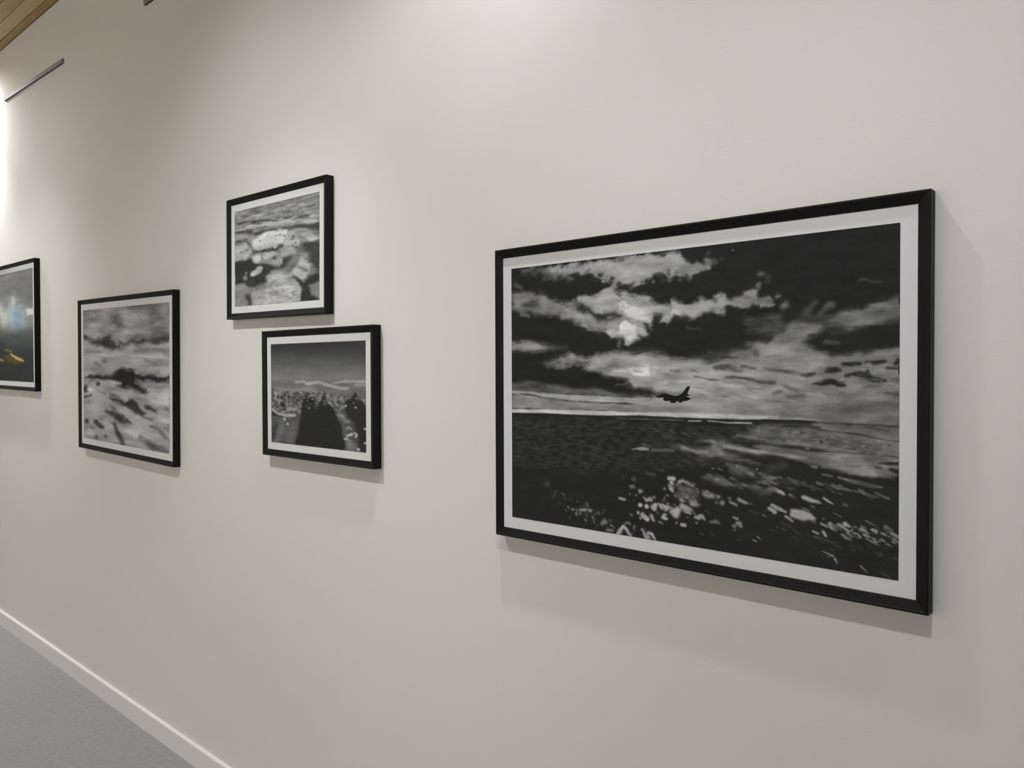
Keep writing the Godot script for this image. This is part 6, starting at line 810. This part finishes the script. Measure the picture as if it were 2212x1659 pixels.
func paint(sheet: Vector2, k: float, marks: Array, stops: Array, channels: int, grain: float, billow: float, knobbly: bool, sd: int) -> ImageTexture:
	var wide := int(sheet.x * k)
	var high := int(sheet.y * k)
	var planes: Array[PackedFloat32Array] = []
	for c in channels:
		var plane := PackedFloat32Array()
		plane.resize(wide * high)
		for y in high:
			var v := float(y) / high
			var s := 0
			while s < stops.size() - 2 and v > stops[s + 1][0]:
				s += 1
			var f: float = clampf((v - stops[s][0]) / (stops[s + 1][0] - stops[s][0]), 0, 1)
			var from: float = stops[s][1] if channels == 1 else stops[s][1][c]
			var to: float = stops[s + 1][1] if channels == 1 else stops[s + 1][1][c]
			var tone := lerpf(from, to, f)
			for x in wide:
				plane[y * wide + x] = tone
		planes.append(plane)
	var drift_x := noise_bytes(sd, wide, high, 0.022 / k, 3)
	var drift_y := noise_bytes(sd + 1, wide, high, 0.03 / k, 3)
	var wisps := streaks(sd + 5, wide, high, 0.06 / k)
	var puffs := noise_bytes(sd + 2, wide, high, 0.11 / k, 2, true) if knobbly else streaks(sd + 2, wide, high, 0.10 / k)
	for m: Array in marks:
		var kind := int(m[0])
		var head := 1 + (2 if kind == 2 else channels)
		var feather: float = maxf(m[head], 0.3)
		var ragged: float = m[head + 1]
		var pts := PackedFloat32Array(m.slice(head + 2))
		stroke(planes, wide, high, k, kind, m, feather, ragged, pts, drift_x, drift_y, wisps, puffs)
	# grain of the print, and its tones as reflectance
	var speck := noise_bytes(sd + 3, wide, high, 0.16 / k, 3)
	var mass := streaks(sd + 4, wide, high, 0.035 / k)
	var table := PackedByteArray()
	table.resize(256)
	for i in 256:
		var light := Color(i / 255.0, 0, 0).srgb_to_linear().r * PRINT_GAIN
		table[i] = int(clampf(Color(minf(light, 0.9), 0, 0).linear_to_srgb().r * 255.0 + 0.5, 0, 255))
	var out := PackedByteArray()
	out.resize(wide * high * 3)
	for i in wide * high:
		var n := (speck[i] - 128) / 128.0 * grain
		var swell := (mass[i] - 128) / 128.0 * billow
		for c in 3:
			var tone: float = planes[c if channels == 3 else 0][i]
			tone += swell * clampf((tone - 36.0) / 60.0, 0.12, 1.0)
			out[i * 3 + c] = table[int(clampf(tone + n * (0.3 + tone / 160.0), 0, 255))]
	var image := Image.create_from_data(wide, high, false, Image.FORMAT_RGB8, out)
	image.resize(int(wide * 0.62), int(high * 0.62), Image.INTERPOLATE_LANCZOS)
	image.resize(wide, high, Image.INTERPOLATE_CUBIC)
	image.generate_mipmaps()
	return ImageTexture.create_from_image(image)



func stroke(planes: Array[PackedFloat32Array], wide: int, high: int, k: float, kind: int, m: Array, feather: float, ragged: float, pts: PackedFloat32Array, drift_x: PackedByteArray, drift_y: PackedByteArray, wisps: PackedByteArray, puffs: PackedByteArray) -> void:
	var step := 3 if kind == 1 else 2
	var n := pts.size() / step
	var low := Vector2(1e9, 1e9)
	var top := Vector2(-1e9, -1e9)
	for i in n:
		var r := pts[i * 3 + 2] if kind == 1 else 0.0
		low = low.min(Vector2(pts[i * step] - r, pts[i * step + 1] - r))
		top = top.max(Vector2(pts[i * step] + r, pts[i * step + 1] + r))
	var margin := feather * 1.2 + ragged + 1.0
	var x0 := maxi(0, int((low.x - margin) * k))
	var y0 := maxi(0, int((low.y - margin) * k))
	var x1 := mini(wide, int((top.x + margin) * k) + 1)
	var y1 := mini(high, int((top.y + margin) * k) + 1)
	if x1 - x0 < 2 or y1 - y0 < 2:
		return
	var cell := maxf(1.0, feather * 0.55 * k)
	var cw := maxi(2, int(ceil((x1 - x0) / cell)))
	var ch := maxi(2, int(ceil((y1 - y0) / cell)))
	var mask := PackedByteArray()
	mask.resize(cw * ch)
	for cy in ch:
		var py := (y0 + (cy + 0.5) * (y1 - y0) / ch) / k
		for cx in cw:
			var px := (x0 + (cx + 0.5) * (x1 - x0) / cw) / k
			var d := 1e9
			if kind == 1:
				if n == 1:
					d = sqrt((px - pts[0]) * (px - pts[0]) + (py - pts[1]) * (py - pts[1])) - pts[2]
				for i in n - 1:
					var ax := pts[i * 3]
					var ay := pts[i * 3 + 1]
					var bx := pts[i * 3 + 3] - ax
					var by := pts[i * 3 + 4] - ay
					var t := clampf(((px - ax) * bx + (py - ay) * by) / maxf(bx * bx + by * by, 1e-6), 0, 1)
					var ex := px - ax - bx * t
					var ey := py - ay - by * t
					d = minf(d, sqrt(ex * ex + ey * ey) - lerpf(pts[i * 3 + 2], pts[i * 3 + 5], t))
			else:
				var inside := false
				var near := 1e18
				for i in n:
					var j := (i + 1) % n
					var ax := pts[i * 2]
					var ay := pts[i * 2 + 1]
					var bx := pts[j * 2] - ax
					var by := pts[j * 2 + 1] - ay
					var t := clampf(((px - ax) * bx + (py - ay) * by) / maxf(bx * bx + by * by, 1e-6), 0, 1)
					var ex := px - ax - bx * t
					var ey := py - ay - by * t
					near = minf(near, ex * ex + ey * ey)
					if (ay > py) != (ay + by > py) and px < ax + bx * (py - ay) / by:
						inside = not inside
				d = -sqrt(near) if inside else sqrt(near)
			mask[cy * cw + cx] = int(255.0 * smoothstep(feather * 1.15, -feather * 1.15, d))
	var picture := Image.create_from_data(cw, ch, false, Image.FORMAT_L8, mask)
	var bw := x1 - x0
	var bh := y1 - y0
	picture.resize(bw, bh, Image.INTERPOLATE_BILINEAR)
	var soft := picture.get_data()
	var shift := ragged * k / 90.0
	var tear := 0.000045 if ragged > 0.0 else 0.0
	for c in planes.size():
		var plane := planes[c]
		var tone: float = m[1 + c] if kind != 2 else 0.0
		for y in range(y0, y1):
			for x in range(x0, x1):
				var i := y * wide + x
				var sx := x - x0 + int((drift_x[i] - 128) * shift)
				var sy := y - y0 + int((drift_y[i] - 128) * shift)
				if sx < 0 or sy < 0 or sx >= bw or sy >= bh:
					continue
				var a: float = soft[sy * bw + sx]
				if a > 0:
					# torn edges: thin parts of a stroke come and go
					a = clampf(a + (wisps[i] - 128) * a * (255.0 - a) * tear, 0.0, 255.0)
					if kind == 2:
						tone = lerpf(m[1], m[2], puffs[i] / 255.0)
					plane[i] += (tone - plane[i]) * a / 255.0
		planes[c] = plane


# ------------------------------------------------------------------ lamps

func lens(called: String, radius: float, parent: Node, at: Vector3, turn: Basis, power: float) -> void:
	var glow := matter(Color(1, 1, 1), 0.5)
	glow.emission_enabled = true
	glow.emission = Color(1.0, 0.95, 0.88)
	glow.emission_energy_multiplier = power
	var o := part(called, lathe(PackedVector2Array([Vector2(0, -0.002), Vector2(radius, -0.002), Vector2(radius, 0.002), Vector2(0, 0.002)])), glow, parent)
	o.transform = Transform3D(turn, at)


# Track spotlights 1.33 m from the wall, each turned to the pictures below it.
func build_spotlights() -> void:
	var metal := matter(linear(0.05, 0.05, 0.05), 0.45)
	var profile := PackedVector2Array([Vector2(-0.017, 0), Vector2(-0.017, 0.034), Vector2(0.017, 0.034), Vector2(0.017, 0), Vector2(0.006, 0), Vector2(0.006, 0.022), Vector2(-0.006, 0.022), Vector2(-0.006, 0)])
	for row: Array in [[1.322, "black lighting track on the ceiling nearest the pictures"], [4.19, "black lighting track on the ceiling nearest the opposite wall"]]:
		var z: float = row[0]
		var track := thing("lighting_track", Vector3(0, CEILING_Y - 0.034, z))
		tag(track, row[1], "track", "lighting tracks")
		part("channel", prism(profile, Vector3(ROOM_LEFT + 0.4, 0, 0), Vector3(ROOM_RIGHT - 0.4, 0, 0), Vector3.BACK, Vector3.UP), metal, track)
		part("conductor", slab(Vector3(ROOM_LEFT + 0.4, 0.02, -0.004), Vector3(ROOM_RIGHT - 0.4, 0.022, 0.004)), matter(linear(0.5, 0.32, 0.15), 0.4), track)
	# place, aim, beam energy and half angle, spill energy and half angle
	var spots := [
		[Vector3(-0.24, 3.30, 1.275), Vector3(-0.50, 0.4, 0), 2.0, 40.0, 0.05, 62.0, "black track spotlight turned to the jet photograph"],
		[Vector3(-2.32, 3.30, 1.275), Vector3(-2.30, 0.4, 0), 1.95, 34.0, 1.30, 58.0, "black track spotlight turned to the staggered pair of photographs"],
		[Vector3(-4.90, 3.30, 1.275), Vector3(-4.80, 0.9, 0), 1.4, 38.0, 0.40, 66.0, "black track spotlight turned to the cloud-filled photograph"],
		[Vector3(-7.0, 3.30, 4.25), Vector3(-7.0, 1.5, 5.6), 9.6, 55.0, 0.0, 0.0, "black track spotlight on the opposite wall, first from the far end"],
		[Vector3(-5.0, 3.30, 4.25), Vector3(-5.0, 1.5, 5.6), 9.6, 55.0, 0.0, 0.0, "black track spotlight on the opposite wall, second from the far end"],
		[Vector3(-3.0, 3.30, 4.25), Vector3(-3.0, 1.5, 5.6), 9.6, 55.0, 0.0, 0.0, "black track spotlight on the opposite wall, third from the far end"],
		[Vector3(-1.0, 3.30, 4.25), Vector3(-1.0, 1.5, 5.6), 9.6, 55.0, 0.0, 0.0, "black track spotlight on the opposite wall, fourth from the far end"],
	]
	for s: Array in spots:
		var at: Vector3 = s[0]
		var to: Vector3 = (s[1] - at).normalized()
		var o := thing("track_spotlight", at)
		tag(o, s[6], "spotlight", "track spotlights")
		var turn := Basis(Quaternion(Vector3.DOWN, to))
		var body := part("body", lathe(PackedVector2Array([Vector2(0.040, -0.06), Vector2(0.043, -0.06), Vector2(0.045, -0.055), Vector2(0.045, 0.06), Vector2(0.038, 0.075), Vector2(0, 0.075), Vector2(0, 0.070), Vector2(0.036, 0.069), Vector2(0.040, 0.058), Vector2(0.040, -0.06)])), metal, o)
		body.transform = Transform3D(turn, -to * 0.10)
		lens("lens", 0.039, o, -to * 0.055, turn, 4.0)
		var top := CEILING_Y - at.y
		part("stem", slab(Vector3(-0.006, 0.0, -0.006) - to * 0.10, Vector3(0.006, top - 0.0345 + to.y * 0.10, 0.006) - to * 0.10), metal, o)
		shine(o, Transform3D(Basis.looking_at(to, Vector3.UP), Vector3.ZERO), 0.03, s)


# The light of one lamp: its beam, and the weaker spill round it.
func shine(lamp: Node3D, from: Transform3D, radius: float, s: Array) -> void:
	for k in 2:
		if s[2 + 2 * k] <= 0.0:
			continue
		var light := SpotLight3D.new()
		light.name = ["beam", "spill"][k]
		light.light_color = LAMP_COLOUR
		light.light_energy = s[2 + 2 * k]
		light.light_size = radius
		light.spot_angle = s[3 + 2 * k]
		light.spot_angle_attenuation = 1.0
		light.spot_range = 14
		light.spot_attenuation = 2.0
		light.shadow_enabled = true
		light.transform = from
		lamp.add_child(light)


# Recessed downlights in a row close to the picture wall.
func build_downlights() -> void:
	var trim := matter(linear(0.75, 0.75, 0.74), 0.4)
	# x, distance from the wall, beam energy and half angle, spill energy and half angle
	var cans := [
		[-5.90, 0.22, 3.8, 45.0, 2.5, 84.0, "recessed ceiling downlight over the leftmost photograph"],
		[-1.22, 0.37, 0.7, 28.0, 1.8, 60.0, "recessed ceiling downlight over the jet photograph"],
		[0.94, 0.37, 0.4, 45.0, 0.6, 62.0, "recessed ceiling downlight right of the jet photograph"],
	]
	for s: Array in cans:
		var o := thing("recessed_downlight", Vector3(s[0], CEILING_Y, s[1]))
		tag(o, s[6], "downlight", "downlights near the picture wall")
		part("trim_ring", lathe(PackedVector2Array([Vector2(0.038, 0.0), Vector2(0.040, -0.006), Vector2(0.050, -0.006), Vector2(0.054, 0.0), Vector2(0.038, 0.0)])), trim, o)
		lens("lens", 0.038, o, Vector3(0, -0.003, 0), Basis(), 4.0)
		shine(o, Transform3D(Basis(Vector3.RIGHT, -PI / 2), Vector3(0, -0.045, 0)), 0.035, s)
